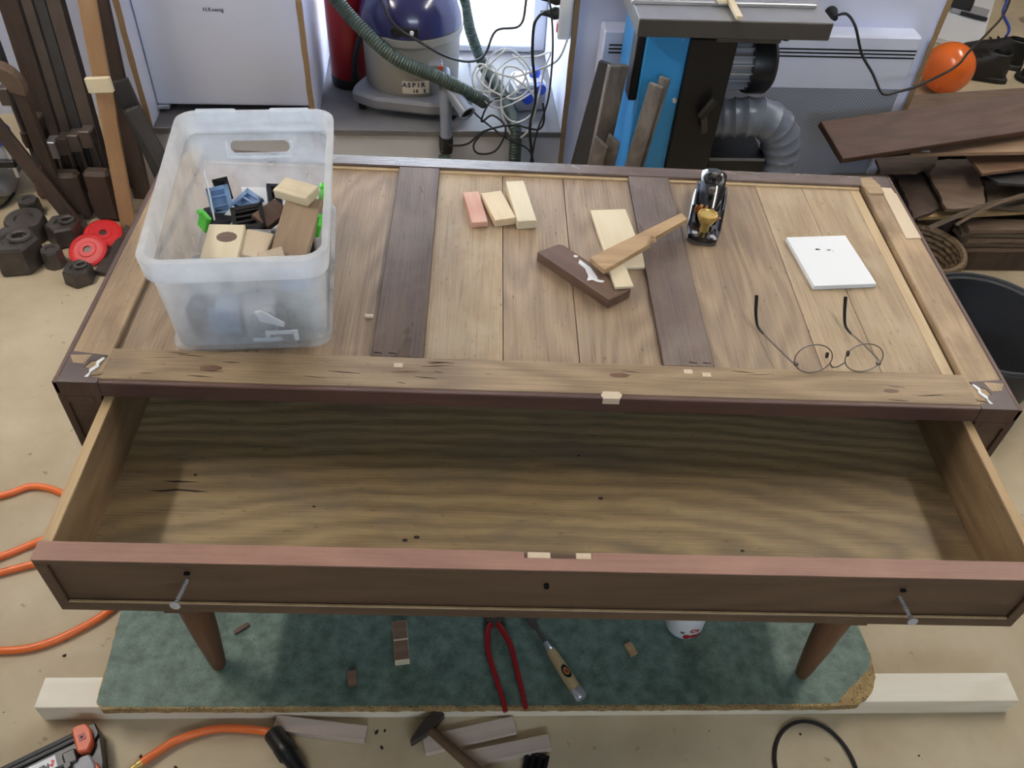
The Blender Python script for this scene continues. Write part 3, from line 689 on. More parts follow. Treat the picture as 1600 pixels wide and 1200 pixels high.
# buried layer, seen blurred through the wall
low = [(-0.475, 0.127, 'plastic_black', 'black'), (-0.45, 0.125, 'blue_grey', 'grey-blue'), (-0.40, 0.12, 'grey_plastic', 'grey'), (-0.345, 0.14, 'hose_green', 'dark green'), (-0.35, 0.20, 'plastic_black', 'black'),
       (-0.478, 0.19, 'grey_plastic', 'grey'), (-0.44, 0.20, 'plastic_black', 'black'), (-0.40, 0.19, 'vac_grey', 'dull grey'), (-0.37, 0.28, 'brown_offcut', 'brown'), (-0.46, 0.28, 'plastic_black', 'black'), (-0.49, 0.30, 'grey_plastic', 'grey'), (-0.41, 0.36, 'white_plastic', 'white'), (-0.47, 0.38, 'vac_grey', 'dull grey'), (-0.38, 0.40, 'grey_plastic', 'pale grey')]
where = ['lowest at the left front corner', 'low beside the front wall', 'low at the middle of the front wall', 'low in the right front corner', 'low by the right wall', 'low by the left wall', 'buried in the middle', 'buried under the pale blocks', 'buried under the brown board', 'buried under the black grille', 'low in the left rear', 'flat at the rear wall', 'flat in the rear left corner', 'flat in the rear right corner']
for i, (x, y, m_, cn) in enumerate(low):
    h_ = 0.045 if i < 11 else 0.012
    piece('plastic_block' if m_ != 'brown_offcut' else 'wood_block', 0.042, 0.05, h_, x, y, BZ + h_ / 2 + 0.0005, (0, 0, 6.5 + (i * 37) % 13 - 6), m_, cn + ' piece ' + where[i] + ' of the plastic bin', 'offcut', 0.003)
mid = [(-0.475, 0.155, 'grey_plastic', 'greyish lump under the front-left pale block'), (-0.42, 0.165, 'vac_grey', 'greyish lump under the small pale block'), (-0.355, 0.17, 'blue_grey', 'bluish lump under the front of the brown board'), (-0.365, 0.25, 'plastic_black', 'black lump under the middle of the brown board'), (-0.44, 0.25, 'grey_plastic', 'grey lump below the black grille'), (-0.48, 0.28, 'plastic_black', 'black lump below the blue frames')]
for i, (x, y, m_, lb) in enumerate(mid):
    piece('plastic_block', 0.046, 0.052, 0.03, x, y, BZ + 0.0465 + 0.015, (0, 0, (i * 53) % 30), m_, lb + ' in the bin', 'offcut', 0.003)
# the visible top layer
piece('wood_block', 0.058, 0.034, 0.015, -0.369, 0.297, 1.018, (4, -3, -25), 'pine_x', 'pale pine block lying highest at the right rear of the bin', 'wood block', 0.0012)
o = piece('wood_board', 0.054, 0.132, 0.010, -0.362, 0.226, 0.996, (10, -4, -5), 'stained_tan', 'long brown stained board leaning along the right side of the bin', 'wood board')
o = piece('wood_block', 0.050, 0.070, 0.022, -0.455, 0.192, 0.9935, (5, 0, 2), 'pine_y', 'pale stained pine block at the front left in the bin', 'wood block')
bm = B(); lathe(bm, [(0, 0.0112), (0.012, 0.0111), (0.012, 0.009)], 12, Matrix.Translation((0.004, 0.008, 0)), 1.2, 0.9); obj('stain', bm, 'grey_brown', o)
piece('wood_block', 0.038, 0.052, 0.018, -0.413, 0.196, 0.990, (6, 6, -6), 'patch_pale', 'pale broken block between the front block and the brown board in the bin', 'wood block')
piece('wood_chip', 0.035, 0.022, 0.004, -0.386, 0.172, 0.995, (18, -8, 20), 'patch_pale', 'thin pale chip beside the foot of the brown board in the bin', 'wood chip')
piece('wood_block', 0.03, 0.05, 0.014, -0.408, 0.278, 0.988, (0, 22, -30), 'brown_offcut', 'small dark brown block behind the black grille in the bin', 'wood block')
grille('vent_grille', 0.046, 0.042, 0.008, 4, -0.436, 0.262, 0.992, (24, -6, 14), 'plastic_black', 'black slotted grille in the middle of the bin')
grille('louvre_plate', 0.032, 0.044, 0.006, 2, -0.484, 0.298, 0.996, (38, -10, 12), 'blue_grey', 'upright grey-blue slotted frame at the left in the bin')
grille('louvre_plate', 0.034, 0.044, 0.006, 2, -0.450, 0.304, 0.988, (18, 6, -38), 'blue_grey', 'tilted grey-blue slotted frame behind the black grille in the bin')
grille('vent_grille', 0.022, 0.034, 0.010, 1, -0.493, 0.345, 0.985, (60, 0, 28), 'plastic_black', 'small black frame standing at the rear left in the bin')
grille('vent_grille', 0.02, 0.046, 0.010, 2, -0.408, 0.315, 0.995, (12, 10, 16), 'plastic_black', 'narrow black clip plate next to the pale rear block in the bin')
piece('plastic_plate', 0.05, 0.05, 0.003, -0.435, 0.335, 0.978, (8, 10, 20), 'white_plastic', 'white plastic sheet piece behind the blue frames in the bin', 'plastic sheet', 0.0005)
piece('plastic_plate', 0.036, 0.03, 0.003, -0.458, 0.272, 0.9835, (20, 10, -30), 'white_plastic', 'small translucent white scrap below the blue frame in the bin', 'plastic sheet', 0.0005)
piece('plastic_plate', 0.034, 0.024, 0.004, -0.416, 0.232, 0.9835, (14, 4, 8), 'grey_plastic', 'pale grey plate in front of the black grille in the bin', 'plastic sheet', 0.0005)
tag(obj('cable_tie', tube(B(), [(-0.512, 0.335, 1.022), (-0.500, 0.305, 1.006), (-0.486, 0.262, 0.985)], 0.0014, 6), 'white_plastic', None, True), 'thin white stick leaning at the left wall in the bin', 'cable tie', 'bits and pieces in the plastic bin')
for i, (x, y, z, lb) in enumerate(((-0.333, 0.250, 0.992, 'green clip between the brown board and the right wall in the bin'), (-0.330, 0.302, 1.010, 'green clip at the right rear edge of the bin'), (-0.500, 0.262, 0.985, 'green clip at the left wall of the bin'))):
    bm = B(); box(bm, -0.004, 0.004, -0.010, 0.012, -0.015, 0.012, 0.002); box(bm, -0.008, 0.003, 0.004, 0.014, 0.006, 0.013, 0.002)
    tag(obj('plastic_clip', bm, 'green_plastic', None, False, (x, y, z), (0.2, 0.3, 0.4 * i)), lb, 'clip', 'green clips in the bin')
bm = B(); box(bm, -0.022, 0.022, -0.002, 0.002, 0.012, 0.018, 0.0008); box(bm, -0.022, -0.016, -0.002, 0.002, 0, 0.013, 0.0008); box(bm, 0.016, 0.022, -0.002, 0.002, 0, 0.013, 0.0008); box(bm, -0.040, 0.0, -0.002, 0.002, 0.001, 0.006, 0.0008)
tag(obj('plastic_bracket', bm, 'white_plastic', None, False, (-0.368, 0.0935, BZ + 0.001), (0, 0, math.radians(6.5))), 'white plastic bracket pressed against the front wall of the bin', 'bracket', 'bits and pieces in the plastic bin')
bm = B(); prism(bm, [(0, 0), (0.03, -0.012), (0.032, -0.006), (0.004, 0.018), (-0.004, 0.016)], 0, 0.003)
tag(obj('plastic_plate', bm, 'white_plastic', None, False, (-0.393, 0.0905, BZ + 0.040), (PI / 2, 0, math.radians(6.5))), 'white wedge of plastic behind the front wall of the bin', 'plastic sheet', 'bits and pieces in the plastic bin')

# ================================================================== loose things on the chest top
def slab(name, w_, d_, t, x, y, z, rz, mat, label, cat, bev=0.0008, group=None, tilt=(0, 0)):
    o = obj(name, box(B(), -w_ / 2, w_ / 2, -d_ / 2, d_ / 2, 0, t, bev), mat, None, False, (x, y, z), (math.radians(tilt[0]), math.radians(tilt[1]), math.radians(rz)))
    return tag(o, label, cat, group)
g3 = 'three small blocks lying side by side'
slab('wood_block', 0.027, 0.089, 0.011, -0.108, 0.428, ZP, 11, 'cedar_y', 'reddish block, leftmost of the three small blocks', 'wood block', group=g3)
slab('wood_block', 0.036, 0.081, 0.014, -0.0697, 0.4307, ZP, 17.5, 'pine_knotty', 'short pale block with pink knot, middle of the three small blocks', 'wood block', group=g3)
slab('wood_block', 0.032, 0.118, 0.016, -0.0319, 0.4443, ZP, 9.5, 'pine_y', 'longest pale pine block, right of the three small blocks', 'wood block', group=g3)
Mb = Matrix.Translation((0, 0, 0))
bo = obj('wood_offcut', prism(B(), [(-0.078, -0.022), (-0.070, 0.018), (-0.062, 0.023), (0.079, 0.021), (0.074, -0.024)], 0, 0.018, 0.001), 'brown_offcut', None, False, (0.0614, 0.2609, ZP), (0, 0, math.radians(-46)))
tag(bo, 'dark brown offcut with white glue smear in the middle of the top', 'wood offcut')
bm = B()
for pts in ([(-0.020, 0.014), (0.004, 0.012), (0.028, 0.002), (0.034, -0.006), (0.026, -0.008), (0.022, -0.016), (0.016, -0.006), (0.000, 0.004), (-0.016, 0.006)], [(-0.034, 0.016), (-0.028, 0.019), (-0.027, 0.014), (-0.031, 0.012)], [(0.030, -0.002), (0.040, 0.004), (0.041, -0.001), (0.034, -0.006)]):
    prism(bm, pts, 0.0178, 0.0186)
obj('glue_smear', bm, 'white_paint_smear', bo)
slab('wood_tile', 0.062, 0.158, 0.005, 0.127, 0.3655, ZP, 7, 'pine_y', 'wide thin pale board half under the tan stick', 'wood offcut')
slab('wood_strip', 0.029, 0.082, 0.005, 0.1140, 0.2575, ZP + 0.0182, 9, 'pine_y', 'short pale strip lying across the dark brown offcut', 'wood offcut')
st = obj('wood_stick', prism(B(), [(x - 0.071, y - 0.273) for x, y in ((0.071, 0.273), (0.091, 0.243), (0.161, 0.306), (0.170, 0.314), (0.174, 0.328), (0.240, 0.386), (0.232, 0.402), (0.093, 0.291))], 0, 0.009, 0.0008), 'tan_stick', None, False, (0.071, 0.273, ZP + 0.0236))
tag(st, 'notched tan stick lying slantwise over the pale boards', 'wood stick')
bm = B(); P = [Vector((0.102 + 0.006 * math.cos(a) * (1 - a / 30), 0.048 + 0.006 * math.sin(a), 0.008 + a * 0.0006)) for a in [i * 0.5 for i in range(26)]]
sweep(bm, P, 0.0012, 5); obj('wood_curl', bm, 'tan_stick', st, True)
ti = slab('white_tile', 0.104, 0.127, 0.008, 0.4688, 0.3225, ZP, 6.5, 'paper_white', 'white rectangular tile with dark specks behind the glasses', 'tile', 0.0006)
bm = B()
for x, y, r in ((-0.012, 0.028, 0.0022), (-0.009, 0.0275, 0.0015), (0.006, 0.025, 0.0014), (0.0095, 0.0255, 0.0011), (0.013, 0.022, 0.0007)):
    lathe(bm, [(0, 0.0083), (r, 0.0082), (r, 0.0078)], 7, Matrix.Translation((x, y, 0)), 1.5, 1.0)
obj('ink_speck', bm, 'ink', ti)

# block plane
pl_ = thing('block_plane', 'black block plane with brass knob and curled shavings', 'plane', (0.266, 0.366, ZP), math.radians(75))
pl_.scale = (1.03, 1.15, 1.08)
bm = B(); out = [(0.0, -0.021), (-0.006, -0.012), (-0.008, 0.0), (-0.006, 0.012), (0.0, 0.021), (0.03, 0.0245), (0.13, 0.0245), (0.162, 0.018), (0.168, 0.0), (0.162, -0.018), (0.13, -0.0245), (0.03, -0.0245)]
prism(bm, out, 0.0, 0.004, 0.0008); obj('sole', bm, 'gunmetal', pl_)
bm = B(); prism(bm, [(x * 0.985 + 0.001, y * 0.97) for x, y in out], 0.0038, 0.012, 0.0015); obj('body', bm, 'gloss_black', pl_)
for s in (-1, 1):
    bm = B(); prof = [(0.018, 0.010), (0.035, 0.018), (0.055, 0.030), (0.10, 0.031), (0.14, 0.022), (0.158, 0.011)]
    prism(bm, prof, 0, 0.004, 0.001, Matrix(((1, 0, 0, 0), (0, 0, 1, s * 0.0215 - 0.002), (0, 1, 0, 0), (0, 0, 0, 1)))); obj('side_wall', bm, 'gloss_black', pl_)
# lever cap: long shield rising to a rounded hump at the far end
bm = B(); rows = []
for i in range(15):
    t = i / 14; x = 0.040 + 0.128 * t
    zc = 0.020 + 0.026 * math.sin(min(1, t * 1.12) * PI * 0.55) - 0.020 * max(0, t - 0.86) / 0.14
    hw = 0.015 + 0.005 * t if t < 0.8 else 0.019 * math.sqrt(max(0.03, 1 - ((t - 0.8) / 0.2) ** 2))
    rows.append([(x, hw * u, zc - 0.008 * u * u) for u in (-1, -0.8, -0.4, 0, 0.4, 0.8, 1)])
T_ = [[bm.verts.new(p) for p in r] for r in rows]; U_ = [[bm.verts.new((p[0], p[1], max(0.006, p[2] - 0.012))) for p in r] for r in rows]
for i in range(14):
    for j in range(6):
        bm.faces.new((T_[i][j], T_[i + 1][j], T_[i + 1][j + 1], T_[i][j + 1])); bm.faces.new((U_[i][j], U_[i][j + 1], U_[i + 1][j + 1], U_[i + 1][j]))
    bm.faces.new((T_[i][0], U_[i][0], U_[i + 1][0], T_[i + 1][0])); bm.faces.new((T_[i][6], T_[i + 1][6], U_[i + 1][6], U_[i][6]))
for r in (0, 14):
    for j in range(6): bm.faces.new((T_[r][j], T_[r][j + 1], U_[r][j + 1], U_[r][j]))
obj('lever_cap', bm, 'gloss_black', pl_, True)
bm = B(); lathe(bm, [(0, 0.0), (0.0145, 0.0), (0.0155, 0.004), (0.012, 0.0055), (0.0105, 0.004), (0, 0.0035)], 24, Matrix.Translation((0.120, 0, 0.040)) @ Matrix.Rotation(-0.25, 4, 'Y')); obj('thumb_recess', bm, 'black_paint', pl_, True)
bm = B(); lathe(bm, [(0, 0.010), (0.004, 0.0095), (0.0055, 0.006), (0.0045, 0.0), (0, 0)], 14, Matrix.Translation((0.080, 0, 0.041))); obj('cap_screw', bm, 'gunmetal', pl_, True)
bm = B(); lathe(bm, [(0, 0.008), (0.0035, 0.0075), (0.005, 0.004), (0.004, 0.0), (0, 0)], 14, Matrix.Translation((0.122, 0, 0.045))); obj('cap_screw', bm, 'gunmetal', pl_, True)
bm = B(); lathe(bm, [(0.007, 0.010), (0.006, 0.020), (0.0115, 0.030), (0.0145, 0.038), (0.0138, 0.0425), (0.0115, 0.0430), (0.0105, 0.0412), (0, 0.0410)], 24, Matrix.Translation((0.017, 0, 0))); obj('front_knob', bm, 'brass', pl_, True)
bm = B()
for x, y, r in ((0.004, -0.013, 0.004), (0.006, 0.012, 0.0045), (0.0, -0.017, 0.0028)):
    lathe(bm, [(0, 0.0135), (r, 0.013), (r, 0.011)], 10, Matrix.Translation((x, y, 0)))
obj('bright_screw', bm, 'zinc', pl_, True)
for k in range(11):
    a0 = random.uniform(0, 6); cx, cy = 0.042 + random.uniform(-0.010, 0.010), random.uniform(-0.018, 0.018)
    P = [Vector((cx + 0.006 * math.cos(a0 + a), cy + (a - 3) * 0.0012, 0.028 + 0.006 * math.sin(a0 + a))) for a in [i * 0.5 for i in range(20)]]
    bm = B(); sweep(bm, P, 0.0011, 5); obj('shaving', bm, 'copper_coil', pl_, True)

# glasses lying upside down, temples stretched back
gl = thing('glasses', 'round thin-framed glasses lying upside down near the front rail', 'glasses', (0.403, 0.063, H))
for cx, cy in ((-0.036, -0.003), (0.037, 0.002)):
    P = []
    for i in range(28):
        a = 2 * PI * i / 28; zz = 0.0235 + 0.0225 * math.sin(a)
        P.append(Vector((cx + 0.0262 * math.cos(a), cy + zz * 0.20, zz)))
    fr = obj('rim', sweep(B(), P, 0.0008, 6, True), 'gunmetal', gl, True)
    bm = B(); c = bm.verts.new((cx, cy + 0.0047, 0.0235)); vs = [bm.verts.new(p) for p in P]
    for i in range(28): bm.faces.new((c, vs[i], vs[(i + 1) % 28]))
    obj('lens', bm, 'lens_glass', fr, True)
    s = -1 if cx < 0 else 1
    bm = B(); lathe(bm, [(0, -0.0015), (0.0035, -0.001), (0.0035, 0.001), (0, 0.0015)], 8, Matrix.Translation((cx - s * 0.021, cy + 0.012, 0.024)) @ Matrix.Rotation(PI / 2, 4, 'Y'), 1.5, 1.0); obj('nose_pad', bm, 'plastic_black', fr, True)
obj('bridge', tube(B(), [(-0.010, 0.000, 0.016), (-0.004, 0.001, 0.009), (0.004, 0.003, 0.009), (0.0115, 0.004, 0.016)], 0.0011, 6), 'gunmetal', gl, True)
for s, pts, tip in ((-1, [(-0.058, 0.0, 0.014), (-0.063, 0.006, 0.013), (-0.073, 0.040, 0.006), (-0.083, 0.078, -0.002)], [(-0.083, 0.078, -0.002), (-0.0875, 0.096, -0.0035), (-0.088, 0.115, 0.004), (-0.0845, 0.142, 0.016)]),
                    (1, [(0.061, 0.006, 0.014), (0.064, 0.014, 0.013), (0.058, 0.050, 0.006), (0.050, 0.084, -0.002)], [(0.050, 0.084, -0.002), (0.047, 0.102, -0.0035), (0.048, 0.120, 0.004), (0.053, 0.146, 0.016)])):
    tm = obj('temple', tube(B(), pts, 0.0011, 6), 'gunmetal', gl, True)
    Pt = smooth_path(tip, 6); obj('temple_tip', sweep(B(), Pt, lambda i, n__=len(Pt): 0.0016 + 0.0014 * i / n__, 8), 'gloss_black', tm, True)
    bm = B(); box(bm, -0.003, 0.003, -0.002, 0.003, -0.0025, 0.0025, 0.0006, Matrix.Translation(pts[0])); obj('hinge', bm, 'gunmetal', tm)

# ================================================================== under and before the chest
bmr = math.radians(1.2)
bmo = obj('timber_beam', box(B(), -0.995, 0.995, 0.0, 0.062, 0, 0.058, 0.0015), 'beam_white', None, False, (0.058, -0.0465, 0), (0, 0, bmr))
tag(bmo, 'long white planed timber beam lying under the front edge of the green board', 'timber beam')
bm2 = obj('timber_beam', box(B(), -0.98, 0.98, 0.0, 0.062, 0, 0.058, 0.0015), 'beam_white', None, False, (0.03, 0.50, 0), (0, 0, bmr))
tag(bm2, 'second white timber beam supporting the rear of the green board', 'timber beam')
def rough_edge(poly, amp, step=0.012):
    out = []
    for i in range(len(poly)):
        a, c = Vector(poly[i] + (0,)), Vector(poly[(i + 1) % len(poly)] + (0,)); n_ = max(1, int((c - a).length / step))
        for k in range(n_):
            p = a.lerp(c, k / n_); out.append((p.x + random.uniform(-amp, amp), p.y + random.uniform(-amp, amp)))
    return out
gb = thing('green_board', 'worn green laminated chipboard lying under the chest', 'board', (0, 0.25, 0.058))
OUT = [(-0.800, -0.076), (0.66, -0.050), (0.70, -0.045), (0.735, -0.022), (0.752, 0.012), (0.757, 0.06), (0.750, 0.13), (0.75, 0.62), (-0.85, 0.60), (-0.826, 0.14), (-0.813, -0.065)]
ply = [(x, y - 0.25) for x, y in rough_edge(OUT, 0.0012)]
bm = B(); prism(bm, ply, 0.0, 0.0185); obj('core', bm, 'chipboard', gb)
bm = B(); inn = [(x, y - 0.25) for x, y in rough_edge([(-0.800, -0.072), (0.60, -0.047), (0.655, -0.043), (0.690, -0.012), (0.742, 0.030), (0.755, 0.06), (0.748, 0.13), (0.748, 0.618), (-0.848, 0.598), (-0.825, 0.14), (-0.812, -0.063)], 0.0014)]
prism(bm, inn, 0.0180, 0.0190); obj('laminate', bm, 'laminate_green', gb)
def on(name, w_, d_, t, x, y, z, rz, mat, label, cat='wood block', bev=0.0008, group=None): return slab(name, w_, d_, t, x, y, z, rz, mat, label, cat, bev, group)
o = on('wood_block', 0.030, 0.088, 0.022, -0.2355, 0.0663, BT, 8.5, 'pine_y', 'oblong block with brown top lying on the green board')
bm = B(); box(bm, -0.0145, 0.0145, 0.003, 0.043, 0.0218, 0.0226); box(bm, -0.0145, 0.0145, -0.043, -0.001, 0.0218, 0.0226); obj('stained_face', bm, 'red_brown', o)
on('wood_block', 0.018, 0.029, 0.012, -0.327, -0.010, BT, 12, 'red_brown', 'tiny dark brown block on the front left of the green board')
o = on('wood_block', 0.017, 0.028, 0.009, 0.243, 0.063, BT, 26, 'tan_stick', 'tiny pale block between chisel and jar on the green board')
on('wood_splinter', 0.034, 0.010, 0.004, -0.568, 0.097, BT, 38, 'dark_edge', 'short dark splinter beside the left front leg', 'splinter')
# red pincers
pc = thing('pincers', 'long-handled red pincers lying on the green board', 'pincers', (-0.043, 0.105, BT))
for s, pts in ((-1, [(-0.004, 0.012, 0.012), (-0.013, -0.010, 0.012), (-0.012, -0.055, 0.011), (0.004, -0.11, 0.010), (0.018, -0.155, 0.009), (0.023, -0.180, 0.009)]),
               (1, [(0.004, 0.012, 0.012), (0.017, -0.008, 0.012), (0.034, -0.040, 0.011), (0.047, -0.095, 0.010), (0.058, -0.145, 0.009), (0.063, -0.174, 0.009)])):
    P = smooth_path(pts, 6); obj('handle', sweep(B(), P, lambda i, n__=len(P): 0.0066 - 0.0018 * i / n__, 8), 'red_dull', pc, True)
    bm = B(); prism(bm, [(s * x, y) for x, y in ((0.001, 0.006), (0.016, 0.012), (0.026, 0.030), (0.024, 0.048), (0.010, 0.060), (0.001, 0.060), (0.001, 0.052), (0.012, 0.042), (0.012, 0.030), (0.001, 0.022))], 0.005, 0.019, 0.0015); obj('jaw', bm, 'iron_dark', pc)
bm = B(); lathe(bm, [(0, 0.024), (0.006, 0.0235), (0.0075, 0.021), (0.0075, 0.003), (0, 0.003)], 14, Matrix.Translation((0, 0.010, 0))); obj('rivet', bm, 'iron_dark', pc, True)
# chisel
ang = math.atan2(-0.105, 0.060); ch = thing('chisel', 'wood chisel with pale hooped handle lying beside the pincers', 'chisel', (0.074, 0.054, BT + 0.0125), ang)
MX = Matrix.Rotation(PI / 2, 4, 'Y')
bm = B(); lathe(bm, [(0, 0), (0.0095, 0.0), (0.0108, 0.008), (0.0118, 0.035), (0.0125, 0.070), (0.0120, 0.097), (0, 0.097)], 20, MX); obj('handle', bm, 'chisel_handle', ch, True)
bm = B(); lathe(bm, [(0, 0.096), (0.0128, 0.096), (0.0128, 0.113), (0.0105, 0.117), (0, 0.117)], 20, MX); obj('end_hoop', bm, 'zinc', ch, True)
bm = B(); lathe(bm, [(0, -0.020), (0.0055, -0.020), (0.0070, -0.006), (0.0098, 0.001), (0, 0.001)], 16, MX); obj('ferrule', bm, 'zinc', ch, True)
bm = B(); box(bm, -0.060, -0.018, -0.0035, 0.0035, -0.0035, 0.003, 0.001); box(bm, -0.155, -0.058, -0.008, 0.008, -0.0040, 0.0005, 0.001); obj('blade', bm, 'gunmetal', ch)
def badge(prof_r, name, mat, off, r, sx, sy):
    # oval badge wrapped on the round handle
    bm = B(); c = []
    for ring in (0.0, 0.6, 1.0):
        c.append([bm.verts.new((0.058 + sx * ring * math.cos(2 * PI * i / 20), (prof_r + off) * math.sin(sy * ring * math.sin(2 * PI * i / 20) / prof_r), (prof_r + off) * math.cos(sy * ring * math.sin(2 * PI * i / 20) / prof_r))) for i in range(20)] if ring else [bm.verts.new((0.058, 0, prof_r + off))])
    for i in range(20):
        bm.faces.new((c[0][0], c[1][i], c[1][(i + 1) % 20])); bm.faces.new((c[1][i], c[2][i], c[2][(i + 1) % 20], c[1][(i + 1) % 20]))
    return obj(name, bm, mat, ch, True)
badge(0.0125, 'badge', 'plastic_black', 0.0004, 0, 0.015, 0.0085); badge(0.0125, 'badge_ring', 'brass', 0.0007, 0, 0.0085, 0.0055); badge(0.0125, 'badge_centre', 'label_red', 0.0010, 0, 0.005, 0.0032)
# jar
jr = thing('jar', 'white jar with red cherries on its label under the drawer', 'jar', (0.364, 0.128, BT))
bm = B(); lathe(bm, [(0, 0), (0.034, 0), (0.039, 0.003), (0.0415, 0.012), (0.0415, 0.085), (0.036, 0.094), (0.036, 0.098), (0, 0.098)], 32); obj('body', bm, 'white_plastic', jr, True)
bm = B(); lathe(bm, [(0, 0.114), (0.036, 0.114), (0.038, 0.112), (0.038, 0.097), (0, 0.097)], 32); obj('lid', bm, 'jar_lid', jr, True)
def on_jar(name, mat, a0, z0, rr, rz_, off=0.0006):
    bm = B(); R_ = 0.0415 + off; c = bm.verts.new((R_ * math.sin(a0), -R_ * math.cos(a0), z0)); vs = []
    for i in range(14):
        a = a0 + rr / R_ * math.cos(2 * PI * i / 14); vs.append(bm.verts.new((R_ * math.sin(a), -R_ * math.cos(a), z0 + rz_ * math.sin(2 * PI * i / 14))))
    for i in range(14): bm.faces.new((c, vs[i], vs[(i + 1) % 14]))
    obj(name, bm, mat, jr)
for a, z, r in ((-0.05, 0.018, 0.0085), (0.28, 0.019, 0.0075), (0.55, 0.016, 0.007)): on_jar('cherry_print', 'label_red', a, z, r, r)
on_jar('leaf_print', 'label_green', -0.32, 0.032, 0.005, 0.004)
for k, ch_ in enumerate('Ce'):
    a = 0.16 + 0.26 * k; R_ = 0.0420
    M_ = basis((math.cos(a), math.sin(a), 0), None, (math.sin(a), -math.cos(a), 0), (R_ * math.sin(a), -R_ * math.cos(a), 0.041))
    text_mesh(ch_, 0.017, 'label_red', 'lettering', jr, M_, 0.0006)
# offcuts and tools on the floor in front
go = 'pinkish offcuts on the floor in front'
slab('wood_offcut', 0.184, 0.030, 0.019, -0.386, -0.083, 0.0, -6.2, 'ash_pink', 'pinkish offcut on the floor next to the black hose coupling', 'wood offcut', group=go)
slab('wood_offcut', 0.186, 0.036, 0.013, -0.088, -0.091, 0.0, 13.3, 'ash_pink', 'wide pinkish offcut lying under the hammer', 'wood offcut', group=go)
slab('wood_offcut', 0.173, 0.030, 0.018, -0.014, -0.1135, 0.0, 12.0, 'ash_pink', 'narrow pinkish offcut in front of the wide one by the hammer', 'wood offcut', group=go).location = (-0.012, -0.122, 0)
hm = thing('hammer', 'joiner hammer with dark wooden handle lying on the offcuts', 'hammer', (-0.174, -0.083, 0.0085), math.radians(-41))
hd = B(); prism(hd, [(-0.011, 0.040), (0.011, 0.040), (0.012, 0.010), (0.010, -0.012), (0.002, -0.044), (-0.004, -0.044), (-0.010, -0.012), (-0.012, 0.010)], 0.006, 0.029, 0.0015); obj('head', hd, 'iron_dark', hm)
P = [Vector((0.0 + 0.28 * t, 0.0, 0.0185 + 0.022 * t)) for t in [i / 14 for i in range(15)]]
obj('handle', sweep(B(), P, lambda i: 0.0095 if i < 3 else 0.0095 + 0.0030 * min(1, (i - 2) / 8), 12), 'hammer_handle', hm, True)
gk = thing('slotted_block', 'small black slotted plastic piece on the floor by the offcuts', 'plastic piece', (0.042, -0.150, 0), math.radians(-14))
bm = B(); box(bm, -0.024, 0.024, -0.022, -0.016, 0, 0.012, 0.001); box(bm, -0.024, 0.024, 0.020, 0.026, 0, 0.012, 0.001)
for i in range(4): box(bm, -0.024 + 0.0135 * i, -0.0165 + 0.0135 * i, -0.018, 0.022, 0, 0.012, 0.001)
obj('frame', bm, 'plastic_black', gk); obj('back', box(B(), -0.022, 0.022, -0.02, 0.024, 0.0, 0.003), 'plastic_black', gk)
# black cable loop at the right
P = [(0.607 + 0.082 * math.cos(a), -0.150 + 0.098 * math.sin(a), 0.0045) for a in [2 * PI * i / 20 for i in range(20)]]
tag(obj('cable_loop', tube(B(), P, 0.0042, 8, 4, True), 'rubber_black', None, True), 'loop of black cable lying on the floor at the right front', 'cable')
# orange hoses
hz = 0.0085
P = [(-1.62, 0.16, hz), (-1.40, 0.10, hz), (-1.22, 0.078, hz), (-1.075, 0.074, hz), (-1.0, 0.086, hz), (-0.934, 0.123, hz), (-0.875, 0.178, hz), (-0.852, 0.25, hz), (-0.875, 0.34, hz), (-0.94, 0.385, hz + 0.012), (-1.02, 0.375, hz + 0.012),
     (-1.106, 0.336, hz), (-1.164, 0.301, hz), (-1.33, 0.21, hz + 0.014), (-1.50, 0.22, hz + 0.014), (-1.54, 0.33, hz), (-1.42, 0.41, hz), (-1.231, 0.469, hz), (-1.167, 0.500, hz), (-1.093, 0.483, hz), (-1.0, 0.42, hz + 0.004), (-0.96, 0.35, hz), (-1.01, 0.305, hz), (-1.086, 0.282, hz), (-1.148, 0.259, hz), (-1.32, 0.19, hz), (-1.6, 0.03, hz)]
tag(obj('air_hose', tube(B(), P, 0.0082, 10, 6), 'orange_rubber', None, True), 'orange air hose coiled on the floor left of the chest', 'hose')
ho = thing('air_hose', 'orange air hose with brass end and black coupling in front of the chest', 'hose', (-0.59, -0.084, 0))
P = [(-0.128, -0.068, 0.012), (-0.098, -0.042, 0.010), (-0.066, -0.020, 0.009), (0.0, 0.0, 0.009), (0.076, -0.002, 0.010), (0.110, -0.010, 0.016), (0.122, -0.018, 0.020)]
obj('tube', tube(B(), P, 0.0082, 10, 6), 'orange_rubber', ho, True)
d_ = Vector((-0.030, -0.025, 0.0)).normalized(); bm = B(); lathe(bm, [(0, 0), (0.0075, 0), (0.0075, 0.010), (0.006, 0.011), (0.006, 0.022), (0.0045, 0.023), (0.0045, 0.040), (0, 0.040)], 12, basis(d_.orthogonal(), None, d_, (-0.126, -0.0665, 0.012))); obj('brass_end', bm, 'brass', ho, True)
d_ = Vector((0.062, -0.070, 0.0)).normalized(); bm = B(); lathe(bm, [(0, 0), (0.017, 0), (0.0195, 0.004), (0.0195, 0.035), (0.0205, 0.037), (0.0205, 0.060), (0.016, 0.066), (0.013, 0.110), (0, 0.110)], 18, basis(d_.orthogonal(), None, d_, (0.112, -0.010, 0.0215))); obj('coupling', bm, 'plastic_black', ho, True)
